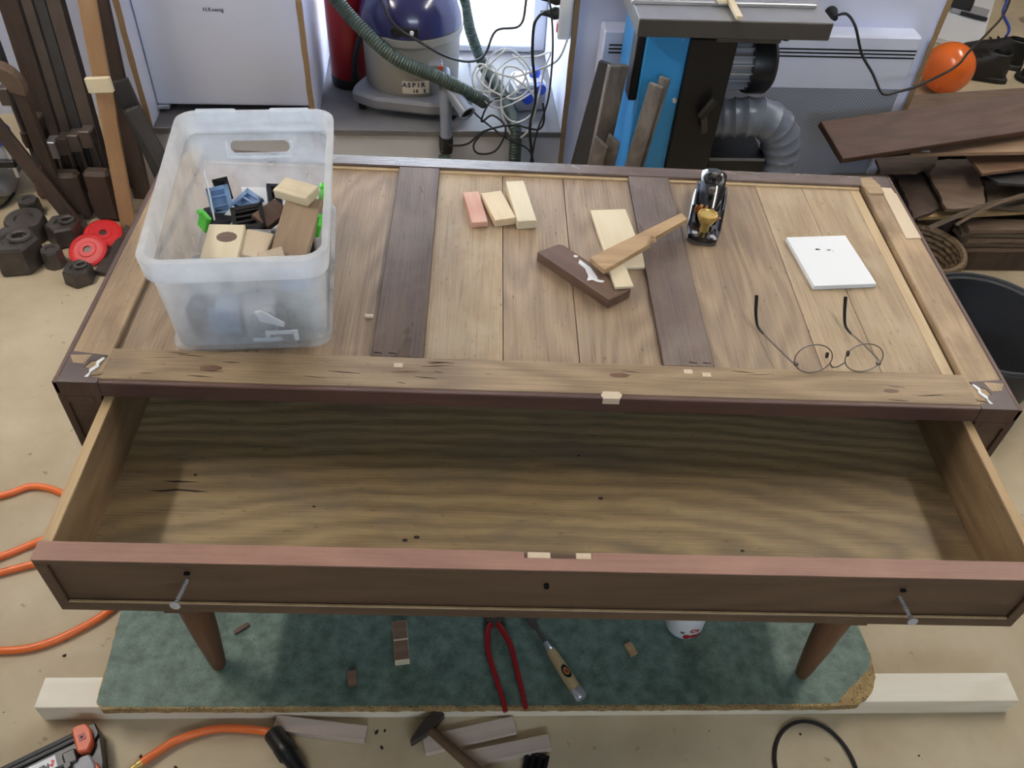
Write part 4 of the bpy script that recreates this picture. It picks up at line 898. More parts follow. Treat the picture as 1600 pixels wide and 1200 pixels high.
# nail gun
ng = thing('nail_gun', 'black nail gun magazine with orange nose at the lower left', 'nail gun', (-0.835, -0.108, 0.0), math.radians(31))
bm = B(); box(bm, -0.36, -0.012, -0.050, 0.004, 0.012, 0.050, 0.003); obj('magazine', bm, 'plastic_black', ng)
bm = B(); box(bm, -0.36, -0.014, -0.016, -0.010, 0.049, 0.055, 0.001); box(bm, -0.36, -0.014, -0.006, 0.004, 0.044, 0.053, 0.002); obj('magazine_rail', bm, 'rubber_black', ng)
bm = B(); prism(bm, [(-0.014, -0.044), (0.004, -0.050), (0.016, -0.034), (0.018, -0.010), (0.012, 0.006), (-0.004, 0.010), (-0.014, 0.006)], 0.010, 0.062, 0.003); obj('nose', bm, 'orange_plastic', ng)
bm = B(); box(bm, -0.006, 0.007, -0.026, -0.012, 0.0615, 0.0628); obj('nose_window', bm, 'red_dull', ng)
bm = B(); box(bm, -0.002, 0.002, -0.021, -0.017, 0.0625, 0.0632); obj('nose_slot', bm, 'dark_hole', ng)
bm = B(); prism(bm, [(0.016, -0.034), (0.028, -0.020), (0.026, 0.004), (0.012, 0.006), (0.018, -0.010)], 0.004, 0.050, 0.002); prism(bm, [(0.002, -0.050), (0.018, -0.034), (0.028, -0.020), (0.020, -0.075), (0.006, -0.13), (-0.008, -0.13)], 0.004, 0.045, 0.002); obj('rear_cover', bm, 'plastic_black', ng)
bm = B(); prism(bm, [(-0.040, -0.062), (-0.012, -0.050), (0.003, -0.052), (0.008, -0.080), (-0.006, -0.13), (-0.050, -0.13)], 0.010, 0.054, 0.003); obj('housing', bm, 'grey_plastic', ng)
bm = B(); prism(bm, [(0.010, -0.072), (0.014, -0.088), (0.002, -0.13), (-0.006, -0.13), (0.008, -0.090)], 0.012, 0.057, 0.002); obj('grip_strip', bm, 'orange_plastic', ng)
bm = B(); box(bm, -0.040, -0.016, -0.058, -0.030, 0.045, 0.060, 0.003); lathe(bm, [(0, 0.066), (0.006, 0.066), (0.007, 0.063), (0.007, 0.045), (0, 0.045)], 14, Matrix.Translation((-0.034, -0.060, 0))); obj('latch', bm, 'plastic_black', ng)
lb = obj('label_plate', box(B(), -0.20, -0.052, -0.046, -0.022, 0.0502, 0.0512, 0.0004), 'paper_white', ng)
text_mesh('Paslode', 0.013, 'ink', 'lettering', lb, Matrix.Translation((-0.085, -0.036, 0.0514)) @ Matrix.Rotation(PI, 4, 'Z'), 0.0003)
bm = B(); prism(bm, [(-0.060, -0.028), (-0.054, -0.032), (-0.060, -0.044), (-0.066, -0.036), (-0.060, -0.036)], 0.0510, 0.0516); obj('logo', bm, 'logo_red', lb)
# crumbs of bark and dirt on floor and board
random.seed(11)
for i in range(26):
    x, y = random.uniform(-1.0, 1.0), random.uniform(-0.20, -0.07)
    if i % 3 == 0: x, y = random.choice((-1, 1)) * random.uniform(0.86, 1.25), random.uniform(-0.15, 0.7)
    r = random.uniform(0.0012, 0.0035)
    bm = B(); bmesh.ops.create_icosphere(bm, subdivisions=1, radius=r)
    for v in bm.verts: v.co = Vector((v.co.x * random.uniform(0.8, 2.0), v.co.y * random.uniform(0.7, 1.4), v.co.z * 0.5 + r * 0.4))
    tag(obj('wood_crumb', bm, 'crack', None, False, (x, y, 0), (0, 0, random.uniform(0, 6))), 'tiny dark crumb of wood scattered on the bare concrete floor', 'crumb', 'crumbs on the floor')

# ================================================================== behind the chest: fridge
def rth(name, label, cat, u, v, z=0.0, extra=0.0, group=None): return thing(name, label, cat, RT(u, v, z), RA + extra, group)
fr = rth('mini_fridge', 'small bluish white mini fridge standing on the grey shelf behind the bin', 'fridge', -0.900, 0.09, 0.293)
obj('body', box(B(), -0.239, 0.239, 0.035, 0.46, 0.012, 0.52, 0.004), 'enamel', fr)
obj('door', box(B(), -0.241, 0.241, 0.0, 0.033, 0.030, 0.52, 0.006, None, 2), 'enamel', fr)
for s in (-1, 1):
    bm = B(); lathe(bm, [(0, 0), (0.016, 0), (0.016, 0.012), (0, 0.012)], 14, Matrix.Translation((s * 0.21, 0.06, 0))); obj('foot', bm, 'plastic_black', fr)
bm = B(); box(bm, -0.243, -0.205, -0.004, 0.04, 0.014, 0.028, 0.002); obj('hinge', bm, 'zinc', fr)
text_mesh('H.Koenig', 0.016, 'logo_grey', 'logo', fr, Matrix.Translation((-0.008, -0.0006, 0.338)) @ Matrix.Rotation(PI / 2, 4, 'X'), 0.0002)

# ================================================================== vacuum cleaner in the niche
vc = rth('vacuum_cleaner', 'grey workshop vacuum cleaner with dark blue motor dome in the window niche', 'vacuum cleaner', -0.325, 0.235, 0.293)
bm = B(); prism(bm, [(-0.20, -0.11), (-0.12, -0.16), (0.06, -0.195), (0.15, -0.19), (0.20, -0.12), (0.20, 0.12), (0.12, 0.19), (-0.10, 0.18), (-0.13, 0.11), (-0.14, 0.0), (-0.19, -0.05)], 0.025, 0.070, 0.010); obj('base', bm, 'vac_base', vc)
for x, y in ((-0.165, -0.10), (0.13, -0.155), (-0.10, 0.13), (0.15, 0.13)):
    bm = B(); lathe(bm, [(0, -0.012), (0.020, -0.012), (0.024, -0.006), (0.024, 0.006), (0.020, 0.012), (0, 0.012)], 16, Matrix.Translation((x, y, 0.0245)) @ Matrix.Rotation(PI / 2, 4, 'Y')); obj('wheel', bm, 'rubber_black', vc, True)
bm = B(); lathe(bm, [(0, 0.06), (0.150, 0.06), (0.154, 0.075), (0.158, 0.20), (0.162, 0.235), (0.168, 0.24), (0.168, 0.262), (0.160, 0.266), (0, 0.266)], 40); obj('drum', bm, 'vac_grey', vc, True)
bm = B(); lathe(bm, [(0.164, 0.262), (0.168, 0.268), (0.164, 0.300), (0.148, 0.345), (0.118, 0.385), (0.075, 0.412), (0, 0.42)], 40); obj('motor_dome', bm, 'vac_blue', vc, True)
bm = B(); box(bm, -0.058, 0.03, -0.166, -0.140, 0.272, 0.305, 0.006); obj('switch_plate', bm, 'black_paint', vc)
bm = B(); lathe(bm, [(0, 0), (0.007, 0), (0.006, 0.012), (0, 0.012)], 12, Matrix.Translation((0.005, -0.164, 0.290)) @ Matrix.Rotation(PI / 2, 4, 'X')); obj('switch', bm, 'white_plastic', vc, True)
bm = B(); box(bm, 0.050, 0.100, -0.165, -0.120, 0.165, 0.190, 0.005); obj('drum_latch', bm, 'vac_base', vc)
obj('latch_button', box(B(), 0.085, 0.100, -0.1665, -0.14, 0.170, 0.186, 0.002), 'orange_plastic', vc)
# pale name plate lying on the drum
lbm = B()
for a0, a1 in ((-0.20, -0.06), (-0.06, 0.08), (0.08, 0.22), (0.22, 0.36)):
    R_ = 0.1575; q = [lbm.verts.new((R_ * math.sin(a), -R_ * math.cos(a), z)) for a, z in ((a0, 0.085), (a1, 0.085), (a1, 0.128), (a0, 0.128))]; lbm.faces.new(q)
pt = obj('name_plate', lbm, 'label_cream', vc)
def on_drum(s_, size, a0, z0, mat, step):
    for k, ch_ in enumerate(s_):
        a = a0 + step * k; R_ = 0.1582
        text_mesh(ch_, size, mat, 'lettering', pt, basis((math.cos(a), math.sin(a), 0), None, (math.sin(a), -math.cos(a), 0), (R_ * math.sin(a), -R_ * math.cos(a), z0)), 0.0008)
on_drum('ASPIR', 0.021, -0.15, 0.115, 'logo_blue', 0.095); on_drum('10', 0.015, 0.04, 0.094, 'ink', 0.06); on_drum('2', 0.015, 0.26, 0.094, 'ink', 0.06)
bm = B(); sweep(bm, [Vector(p) for p in ((0.105, -0.120, 0.145), (0.105, -0.178, 0.142), (0.107, -0.205, 0.110), (0.108, -0.235, 0.020), (0.108, -0.240, -0.020))], 0.019, 16); obj('inlet_pipe', bm, 'pipe_grey', vc, True)
bm = B(); P = [Vector(p) for p in ((0.107, -0.190, 0.130), (0.138, -0.215, 0.108), (0.170, -0.262, 0.084))]; sweep(bm, P, 0.0235, 18); obj('elbow_pipe', bm, 'pipe_grey', vc, True)
d_ = (P[2] - P[1]).normalized(); bm = B(); lathe(bm, [(0.0235, -0.002), (0.0265, -0.002), (0.0265, 0.012), (0.021, 0.012), (0.021, -0.004)], 20, basis(d_.orthogonal(), None, d_, P[2])); obj('pipe_collar', bm, 'pipe_grey', vc, True)
bm = B(); lathe(bm, [(0, 0.006), (0.0205, 0.006)], 20, basis(d_.orthogonal(), None, d_, P[2])); obj('pipe_mouth', bm, 'dark_hole', vc)
bm = B(); lathe(bm, [(0, -0.075), (0.021, -0.075), (0.023, -0.05), (0.023, -0.018), (0, -0.018)], 16, Matrix.Translation((0.108, -0.240, 0))); obj('hose_cuff', bm, 'rubber_black', vc, True)
def hose(pts, r, label, mat='hose_green', pitch=0.009, cat='hose', group='green vacuum hoses'):
    return tag(obj('vacuum_hose', ribbed(B(), pts, r, pitch, 0.055, 12), mat, None, True), label, cat, group)
hose([(-0.595, 1.86, 0.82), (-0.570, 1.87, 0.69), (-0.533, 1.86, 0.634), (-0.469, 1.825, 0.582), (-0.372, 1.79, 0.515), (-0.233, 1.785, 0.459), (-0.140, 1.800, 0.405), (-0.092, 1.83, 0.362)], 0.021, 'green ribbed hose slung across the front of the vacuum')
hose([(-0.178, 2.20, 0.56), (-0.148, 2.19, 0.43), (-0.095, 2.15, 0.325), (-0.05, 2.03, 0.318), (-0.012, 1.88, 0.318), (0.010, 1.765, 0.30), (0.012, 1.735, 0.20), (0.012, 1.735, 0.03)], 0.020, 'green ribbed hose running down behind the cables to the floor')
hose([(-0.221, 1.728, 0.222), (-0.217, 1.722, 0.185), (-0.21, 1.718, 0.10), (-0.16, 1.70, 0.022), (-0.05, 1.68, 0.022)], 0.019, 'green ribbed hose hanging straight down from the vacuum inlet')
# red fire extinguisher
fe = thing('fire_extinguisher', 'red fire extinguisher with black hose behind the vacuum', 'fire extinguisher', (-0.560, 2.065, 0.293), RA)
bm = B(); lathe(bm, [(0, 0.0), (0.065, 0.0), (0.067, 0.03), (0.065, 0.035), (0, 0.035)], 28); obj('foot_ring', bm, 'plastic_black', fe, True)
bm = B(); lathe(bm, [(0.063, 0.03), (0.066, 0.045), (0.066, 0.36), (0.055, 0.40), (0.022, 0.425), (0.02, 0.45), (0, 0.45)], 28); obj('cylinder', bm, 'red_paint', fe, True)
obj('hose', tube(B(), [(0.02, -0.02, 0.46), (0.060, -0.055, 0.42), (0.062, -0.058, 0.25), (0.030, -0.078, 0.14), (0.022, -0.078, 0.08)], 0.010, 8), 'rubber_black', fe, True)
bm = B(); lathe(bm, [(0, 0), (0.016, 0), (0.012, 0.012), (0.012, 0.03), (0, 0.03)], 14, Matrix.Translation((0.022, -0.080, 0.052))); obj('nozzle', bm, 'rubber_black', fe, True)
obj('valve_head', box(B(), -0.02, 0.03, -0.04, 0.03, 0.45, 0.49, 0.006), 'plastic_black', fe)
# mains box with blue sockets, power strip and cables
mb = thing('socket_box', 'white mains box with blue sockets under a tangle of white cable', 'socket box', (0.055, 1.955, 0.293), RA + 0.2)
obj('case', box(B(), -0.055, 0.050, -0.045, 0.060, 0.0, 0.075, 0.006), 'grey_plastic', mb); obj('cover', box(B(), -0.052, 0.047, -0.042, 0.057, 0.075, 0.10, 0.008), 'white_plastic', mb)
for x, z in ((-0.020, 0.055), (0.022, 0.085), (0.02, 0.125)):
    bm = B(); lathe(bm, [(0, 0), (0.018, 0), (0.020, 0.01), (0.018, 0.024), (0, 0.026)], 16, Matrix.Translation((x, -0.040 if z < 0.1 else 0.01, z if z < 0.1 else 0.10)) @ Matrix.Rotation(PI / 2 if z < 0.1 else 0, 4, 'X')); obj('socket_cap', bm, 'blue_plastic', mb, True)
ps = rth('power_strip', 'white power strip fixed upright on the right niche panel', 'power strip', 0.139, 0.012, 0.605)
obj('strip', box(B(), -0.020, 0.020, -0.022, 0.022, 0.0, 0.34, 0.005), 'white_plastic', ps); obj('switch', box(B(), -0.023, -0.019, -0.010, 0.010, 0.018, 0.045, 0.001), 'logo_red', ps)
for z in (0.072, 0.115): 
    bm = B(); lathe(bm, [(0, 0), (0.017, 0), (0.019, 0.012), (0.010, 0.034), (0.006, 0.055), (0, 0.055)], 16, Matrix.Translation((-0.020, 0, z)) @ Matrix.Rotation(-PI / 2, 4, 'Y')); obj('plug', bm, 'rubber_black', ps, True)
def cable(pts, r, mat, label, group=None, nm='cable'): return tag(obj(nm, tube(B(), pts, r, 7, 6), mat, None, True), label, 'cable', group)
gc = 'cables in the window niche'
cable([(-0.43, 1.90, 0.72), (-0.411, 1.84, 0.664), (-0.370, 1.81, 0.608), (-0.281, 1.775, 0.570), (-0.213, 1.79, 0.528), (-0.143, 1.880, 0.474), (-0.097, 1.920, 0.481), (-0.064, 1.950, 0.547), (0.012, 1.970, 0.559), (0.028, 1.980, 0.637), (0.03, 1.98, 0.80)], 0.0042, 'rubber_black', 'black cable hanging over the blue dome in front of the bright window', gc)
cable([(0.075, 1.785, 0.68), (0.060, 1.775, 0.675), (0.046, 1.770, 0.643), (0.049, 1.770, 0.548), (0.067, 1.760, 0.428), (0.055, 1.740, 0.327), (0.070, 1.725, 0.20), (0.06, 1.70, 0.02)], 0.0048, 'rubber_black', 'thick black cable dropping from the lower plug of the power strip', gc)
cable([(0.080, 1.79, 0.725), (0.092, 1.775, 0.70), (0.106, 1.770, 0.611), (0.110, 1.760, 0.515), (0.105, 1.750, 0.413), (0.077, 1.730, 0.311), (0.065, 1.705, 0.235), (0.03, 1.69, 0.02)], 0.0032, 'rubber_black', 'thin black cable dropping from the upper plug of the power strip', gc)
cable([(-0.205, 1.735, 0.254), (-0.146, 1.730, 0.266), (-0.091, 1.740, 0.309), (-0.003, 1.745, 0.332), (0.082, 1.750, 0.318), (0.099, 1.750, 0.358), (0.091, 1.760, 0.408)], 0.0036, 'rubber_black', 'black cable running level along the edge of the grey shelf', gc)
cable([(-0.091, 1.735, 0.315), (-0.125, 1.725, 0.267), (-0.108, 1.720, 0.238), (-0.051, 1.720, 0.253), (-0.023, 1.735, 0.324), (-0.066, 1.770, 0.350), (-0.102, 1.760, 0.331), (-0.077, 1.800, 0.378), (-0.027, 1.800, 0.403)], 0.0034, 'rubber_black', 'black cable curled into a loop over the white riser', gc)
cable([(-0.181, 1.800, 0.428), (-0.128, 1.780, 0.353), (-0.022, 1.730, 0.295), (0.064, 1.710, 0.252), (0.08, 1.70, 0.1)], 0.003, 'rubber_black', 'thin black cable slanting down to the right past the elbow pipe', gc)
cable([(0.150, 1.775, 0.605), (0.125, 1.780, 0.537), (0.050, 1.800, 0.488), (-0.009, 1.820, 0.459), (-0.066, 1.840, 0.463), (-0.112, 1.860, 0.477), (-0.135, 1.840, 0.443), (-0.120, 1.820, 0.410), (-0.068, 1.820, 0.408), (-0.054, 1.830, 0.452), (-0.081, 1.860, 0.478), (-0.121, 1.840, 0.454), (-0.089, 1.815, 0.422), (-0.006, 1.800, 0.393), (0.044, 1.800, 0.428), (0.020, 1.820, 0.481), (-0.030, 1.840, 0.480), (-0.039, 1.820, 0.436), (-0.035, 1.780, 0.346), (0.010, 1.745, 0.285), (0.060, 1.750, 0.328), (0.064, 1.775, 0.418), (-0.010, 1.800, 0.469)], 0.0034, 'cable_white', 'white cable tangled in loops that ends at the power strip', gc)
cable([(-0.010, 1.900, 0.495), (0.036, 1.850, 0.468), (0.014, 1.825, 0.416), (-0.047, 1.805, 0.384), (-0.078, 1.80, 0.400), (-0.070, 1.835, 0.451), (-0.010, 1.880, 0.490), (0.070, 1.860, 0.511), (0.105, 1.800, 0.553), (0.090, 1.800, 0.495), (0.067, 1.765, 0.379), (0.018, 1.755, 0.337), (-0.025, 1.765, 0.352), (-0.04, 1.80, 0.40), (0.0, 1.87, 0.45)], 0.003, 'cable_white', 'second white cable knotted over the socket box', gc)
cable([(-0.11, 1.85, 0.42), (-0.08, 1.87, 0.50), (-0.02, 1.88, 0.52), (0.04, 1.86, 0.48), (0.07, 1.84, 0.42), (0.02, 1.82, 0.38), (-0.05, 1.80, 0.36), (-0.10, 1.81, 0.39), (-0.09, 1.84, 0.47), (-0.03, 1.86, 0.53)], 0.003, 'cable_white', 'third white cable coiled loosely above the other white ones', gc)

# ================================================================== radiator, its cable
rd = rth('radiator', 'wide white electric radiator with slots and perforated lower sheet on the wall', 'radiator', 0.745, -0.06, 0.14)
obj('case', box(B(), -0.495, 0.495, 0.0, 0.07, 0.0, 0.52, 0.006), 'enamel', rd)
for i in range(3): obj('slot', box(B(), -0.475, 0.490, -0.0012, 0.002, 0.4515 + 0.0115 * i, 0.4560 + 0.0115 * i), 'dark_hole', rd)
obj('perforated_sheet', box(B(), -0.492, 0.484, -0.0015, 0.002, 0.03, 0.352), 'perforated', rd)
pgx = thing('black_cable', 'black power cord with plug hanging over the radiator to the far room', 'cable', RT(0.955, 0.012, 0.70), RA)
bm = B(); lathe(bm, [(0, 0), (0.020, 0), (0.020, 0.008), (0.011, 0.022), (0.008, 0.045), (0, 0.047)], 16, Matrix.Rotation(PI / 2, 4, 'X')); obj('plug', bm, 'rubber_black', pgx, True)
inv = Matrix.Translation(pgx.location) @ Matrix.Rotation(RA, 4, 'Z'); inv = inv.inverted()
P = [inv @ Vector(p) for p in ((0.955, 1.790, 0.715), (0.957, 1.73, 0.742), (0.976, 1.69, 0.724), (1.015, 1.675, 0.653), (1.053, 1.64, 0.610), (1.086, 1.60, 0.569), (1.130, 1.60, 0.577), (1.186, 1.62, 0.584), (1.332, 1.80, 0.529), (1.444, 1.90, 0.527), (1.581, 2.10, 0.491), (1.736, 2.30, 0.478), (1.883, 2.50, 0.471), (1.97, 2.66, 0.53), (2.1, 2.9, 0.75))]
obj('cord', tube(B(), P, 0.0042, 8, 6), 'rubber_black', pgx, True)

# ================================================================== blue machine with cast table, motor and duct
sw = rth('band_saw', 'blue and black woodworking machine with cast iron table behind the chest', 'saw', 0.45, -0.40, 0.0)
bm = B(); box(bm, -0.195, 0.305, -0.05, 0.42, 0.815, 0.860, 0.002)
o = obj('machine_table', bm, 'table_edge', sw)
obj('table_face', box(B(), -0.194, 0.304, -0.049, 0.419, 0.8595, 0.8612), 'machined', sw)
obj('fence_rail', box(B(), -0.20, 0.285, 0.035, 0.075, 0.861, 0.872, 0.002), 'machined', sw)
obj('table_rib', box(B(), 0.02, 0.19, -0.03, 0.33, 0.795, 0.815, 0.003), 'table_edge', sw)
bm = B(); lathe(bm, [(0, 0), (0.012, 0), (0.012, 0.014), (0, 0.014)], 12, Matrix.Translation((0.205, -0.01, 0.800))); obj('lock_knob', bm, 'plastic_black', sw, True)
bm = B(); prism(bm, [(-0.15, 0.02), (-0.040, -0.002), (-0.040, 0.30), (-0.15, 0.30)], 0.10, 0.797, 0.004); obj('blue_housing', bm, 'machine_blue', sw)
obj('black_front', box(B(), -0.042, 0.083, -0.014, 0.30, 0.0, 0.797, 0.003), 'black_paint', sw)
obj('side_flange', box(B(), -0.172, -0.150, 0.03, 0.09, 0.60, 0.80, 0.004), 'black_paint', sw)
obj('foot_plate', box(B(), -0.20, 0.20, -0.02, 0.36, 0.0, 0.06, 0.006), 'black_paint', sw)
for x, z in ((-0.050, 0.62),):
    bm = B(); lathe(bm, [(0, 0.006), (0.006, 0.005), (0.008, 0.0), (0, 0)], 14, Matrix.Translation((x, 0.0, z)) @ Matrix.Rotation(PI / 2, 4, 'X')); obj('dome_nut', bm, 'zinc', sw, True)
bm = B(); prism(bm, [(-0.062, 0.79), (-0.045, 0.79), (-0.052, 0.77)], 0, 0.001, 0, Matrix(((1, 0, 0, 0), (0, 0, 1, 0.0015), (0, 1, 0, 0), (0, 0, 0, 1)))); obj('warning_sticker', bm, 'brass', sw)
bm = B(); sweep(bm, [Vector((0.040, -0.014, 0.55)), Vector((0.040, -0.035, 0.55))], 0.010, 12); sweep(bm, [Vector((0.040, -0.034, 0.55)), Vector((0.026, -0.036, 0.605))], 0.009, 10); obj('crank', bm, 'iron_dark', sw, True)
bm = B(); sweep(bm, [Vector((0.020, -0.036, 0.592)), Vector((0.050, -0.038, 0.645))], 0.012, 12); obj('crank_grip', bm, 'rubber_black', sw, True)
mo = obj('motor', lathe(B(), [(0, 0), (0.060, 0), (0.060, 0.105), (0, 0.105)], 28, Matrix.Translation((0.083, 0.17, 0.652)) @ Matrix.Rotation(PI / 2, 4, 'Y')), 'machined', sw, True)
for k in range(20):
    a = 2 * PI * k / 20
    bm = B(); box(bm, 0.0, 0.104, -0.0022, 0.0022, 0.056, 0.076, 0.0008, Matrix.Translation((0.085, 0.17, 0.652)) @ Matrix.Rotation(a, 4, 'X')); obj('cooling_fin', bm, 'zinc', mo)
bm = B(); lathe(bm, [(0.083, 0), (0.086, 0.01), (0.086, 0.058), (0.074, 0.070), (0, 0.072)], 28, Matrix.Translation((0.186, 0.17, 0.652)) @ Matrix.Rotation(PI / 2, 4, 'Y')); lathe(bm, [(0.060, 0), (0.083, 0.0)], 28, Matrix.Translation((0.186, 0.17, 0.652)) @ Matrix.Rotation(PI / 2, 4, 'Y')); obj('fan_cover', bm, 'plastic_black', sw, True)
Rw = (Matrix.Translation(sw.location) @ Matrix.Rotation(RA, 4, 'Z')).inverted()
P = [(0.06, 0.08, 0.52), (0.12, 0.07, 0.53), (0.22, 0.05, 0.545), (0.285, 0.05, 0.51), (0.312, 0.05, 0.44), (0.312, 0.05, 0.36), (0.30, 0.06, 0.24), (0.24, 0.10, 0.10)]
Ps = resample(smooth_path(P, 14), 0.011)
dc = obj('dust_duct', sweep(B(), Ps, lambda i: 0.055 + (0.003 if i % 3 == 0 else -0.002), 20), 'duct_grey', sw, True)
obj('dust_box', box(B(), 0.083, 0.26, 0.0, 0.22, 0.0, 0.44, 0.006), 'black_paint', sw)
t1 = RT(0.45 + 0.005, -0.40 + 0.03, 0.8725)
slab('wood_strip', 0.021, 0.20, 0.010, *RT(0.480, -0.278, 0.8725), 3.5, 'pine_y', 'pale stick lying square across the rail of the machine table', 'wood stick')
slab('wood_strip', 0.016, 0.24, 0.010, *RT(0.502, -0.335, 0.8728), 5.0, 'pine_y', 'longer pale stick that sticks out over the edge of the machine table', 'wood stick', tilt=(4, 0)).location.z = 0.874
# dusty dark boards leaning against the machine
gd = 'dusty boards leaning by the machine'
plank_obj('dusty_board', (0.270, 1.30, 0.02), (0.355, 1.345, 0.690), 0.040, 0.016, 'plank_dusty', 'dusty slat leaning furthest right, nearest to the blue machine', 'board', gd, (-0.5, -1, 0.3))
plank_obj('dusty_board', (0.292, 1.325, 0.02), (0.378, 1.365, 0.700), 0.030, 0.014, 'plank_dusty', 'dusty slat directly behind the front one by the blue machine', 'board', gd, (-0.5, -1, 0.3))
plank_obj('dusty_board', (0.175, 1.33, 0.0), (0.232, 1.35, 0.515), 0.042, 0.016, 'plank_dusty', 'short dusty slat with pointed top, leftmost by the machine', 'board', gd, (-0.4, -1, 0.3), rough_end=True)
plank_obj('dusty_board', (0.225, 1.34, 0.0), (0.268, 1.36, 0.520), 0.036, 0.016, 'plank_dusty', 'short dusty slat with pointed top, second from the left by the machine', 'board', gd, (-0.4, -1, 0.3), rough_end=True)
plank_obj('dusty_board', (0.212, 1.40, 0.0), (0.258, 1.415, 0.705), 0.055, 0.020, 'plank_dusty', 'dusty grey board leaning the other way behind the slats', 'board', gd, (0.3, -1, 0.2))
plank_obj('dusty_board', (0.14, 1.45, 0.0), (0.245, 1.52, 0.66), 0.05, 0.02, 'plank_black', 'dark board leaning at the left behind all the slats', 'board', gd, (-0.4, -1, 0.2))

# ================================================================== right: pile of boards, tub, basket
gp = 'boards in the pile at the right'
def board(poly, zt, th, mat, label, tilt=None, amp=0.0):
    pts = rough_edge(poly, amp, 0.03) if amp else poly
    cx = sum(p[0] for p in pts) / len(pts); cy = sum(p[1] for p in pts) / len(pts)
    bm = B(); prism(bm, [(x - cx, y - cy) for x, y in pts], -th, 0, 0.0 if amp else 0.0012)
    if tilt:
        for v in bm.verts: v.co.z += tilt[0] * v.co.x + tilt[1] * v.co.y
    return tag(obj('plank', bm, mat, None, False, (cx, cy, zt)), label, 'plank', gp)
base = [(1.34, 1.60, 2.2, 2.25, 0.05), (1.42, 1.62, 2.3, 2.2, 0.10), (1.38, 1.58, 2.2, 2.1, 0.15)]
for i, (x0, y0, x1, y1, zt) in enumerate(base):
    for j in range(2):
        ym = y0 + (y1 - y0) / 2
        a, c = (y0, ym - 0.01) if j == 0 else (ym + 0.01, y1)
        board([(x0 + 0.03 * j, a), (x1, a + 0.05), (x1, c + 0.05), (x0, c)], zt, 0.048, ('plank_dark', 'grey_olive')[(i + j) % 2], ('thick dark board in the %s course of the pile, %s side' % (('lowest', 'second', 'third')[i], ('front', 'rear')[j])))
for i in range(5):
    zt = 0.096 + 0.019 * i
    board([(1.475 + 0.012 * (i % 3), 1.492 + 0.006 * (i % 2)), (1.95, 1.52), (1.95, 1.565), (1.475 + 0.01 * ((i + 1) % 3), 1.56)], zt, 0.014, ('grey_brown', 'grey_olive')[i % 2], '%s of the five thin grey boards stacked at the front of the pile' % ('lowest', 'second lowest', 'middle', 'second highest', 'highest')[i], amp=0.002)
board([(1.48, 1.50), (1.95, 1.52), (1.95, 1.57), (1.48, 1.565)], 0.078, 0.076, 'plank_dark', 'dark squared timber on the floor under the five thin grey boards')
board([(1.322, 1.545), (1.723, 1.616), (2.0, 1.66), (2.0, 1.60), (1.698, 1.560), (1.306, 1.498)], 0.2075, 0.012, 'straw', 'long straw-coloured batten across the front of the pile')
board([(1.10, 1.745), (1.288, 1.76), (1.36, 1.66), (1.29, 1.57), (1.085, 1.677)], 0.20, 0.012, 'grey_olive', 'grey sheet lying lowest at the left end of the pile', amp=0.003)
board([(1.08, 1.57), (1.20, 1.60), (1.19, 1.64), (1.08, 1.63)], 0.215, 0.012, 'straw', 'small straw-coloured scrap by the grey duct')
board([(1.306, 1.740), (1.382, 1.754), (1.46, 1.60), (1.399, 1.540), (1.277, 1.470)], 0.222, 0.010, 'plank_dark', 'dark split board with jagged right edge in the pile', amp=0.005)
board([(1.595, 1.70), (1.95, 1.75), (1.95, 1.58), (1.665, 1.545), (1.552, 1.555)], 0.224, 0.010, 'grey_olive', 'grey sheet at the right of the pile below the curved one', amp=0.003)
board([(1.396, 1.779), (1.584, 1.801), (1.55, 1.62), (1.508, 1.510), (1.376, 1.490)], 0.250, 0.012, 'grey_brown', 'broad grey-brown sheet in the middle of the pile', amp=0.004)
board([(1.217, 1.740), (1.46, 1.80), (1.413, 1.72), (1.333, 1.671), (1.207, 1.661)], 0.272, 0.012, 'grey_brown', 'grey-brown board with chipped end under the big dark plank', amp=0.003)
board([(1.535, 1.67), (1.90, 1.76), (1.90, 1.62), (1.656, 1.588), (1.568, 1.592)], 0.290, 0.010, 'plank_black', 'blackish curved sheet under the red-brown board')
board([(1.498, 1.719), (1.90, 1.79), (1.90, 1.68), (1.658, 1.638), (1.503, 1.596)], 0.318, 0.010, 'red_brown', 'red-brown board with torn edge at the right of the pile', amp=0.002)
pb = board([(1.265, 1.70), (1.673, 1.79), (1.95, 1.85), (1.95, 1.72), (1.641, 1.655), (1.257, 1.612)], 0.368, 0.012, 'pale_board', 'pale board with a white sticker just below the big dark plank')
bm = B(); box(bm, -0.012, 0.016, -0.008, 0.010, 0.0, 0.0008); o = obj('sticker', bm, 'paper_white', pb); o.location = (-0.315, -0.088, 0.0)
board([(1.372, 2.070), (1.890, 2.181), (2.1, 2.226), (2.1, 2.14), (1.844, 2.076), (1.345, 1.953)], 0.330, 0.018, 'grey_brown', 'grey-brown board at the rear of the pile below the orange ball')
plank_obj('plank', (0.9625, 1.559, 0.425), (1.95, 1.885, 0.425), 0.155, 0.022, 'walnut_z', 'big dark reddish brown plank lying on top of the pile', 'plank', gp, (0.05, -0.30, 1.0))
board([(1.30, 1.80), (2.1, 1.95), (2.1, 2.2), (1.36, 2.05)], 0.31, 0.15, 'plank_dark', 'thick dark timber inside the pile behind the sheets')
tag(obj('stick', tube(B(), [(1.291, 1.400, 0.235), (1.40, 1.46, 0.245), (1.55, 1.535, 0.250), (1.80, 1.62, 0.26)], 0.010, 4), 'grey_olive'), 'bent grey stick leaning over the front of the pile', 'stick', gp)
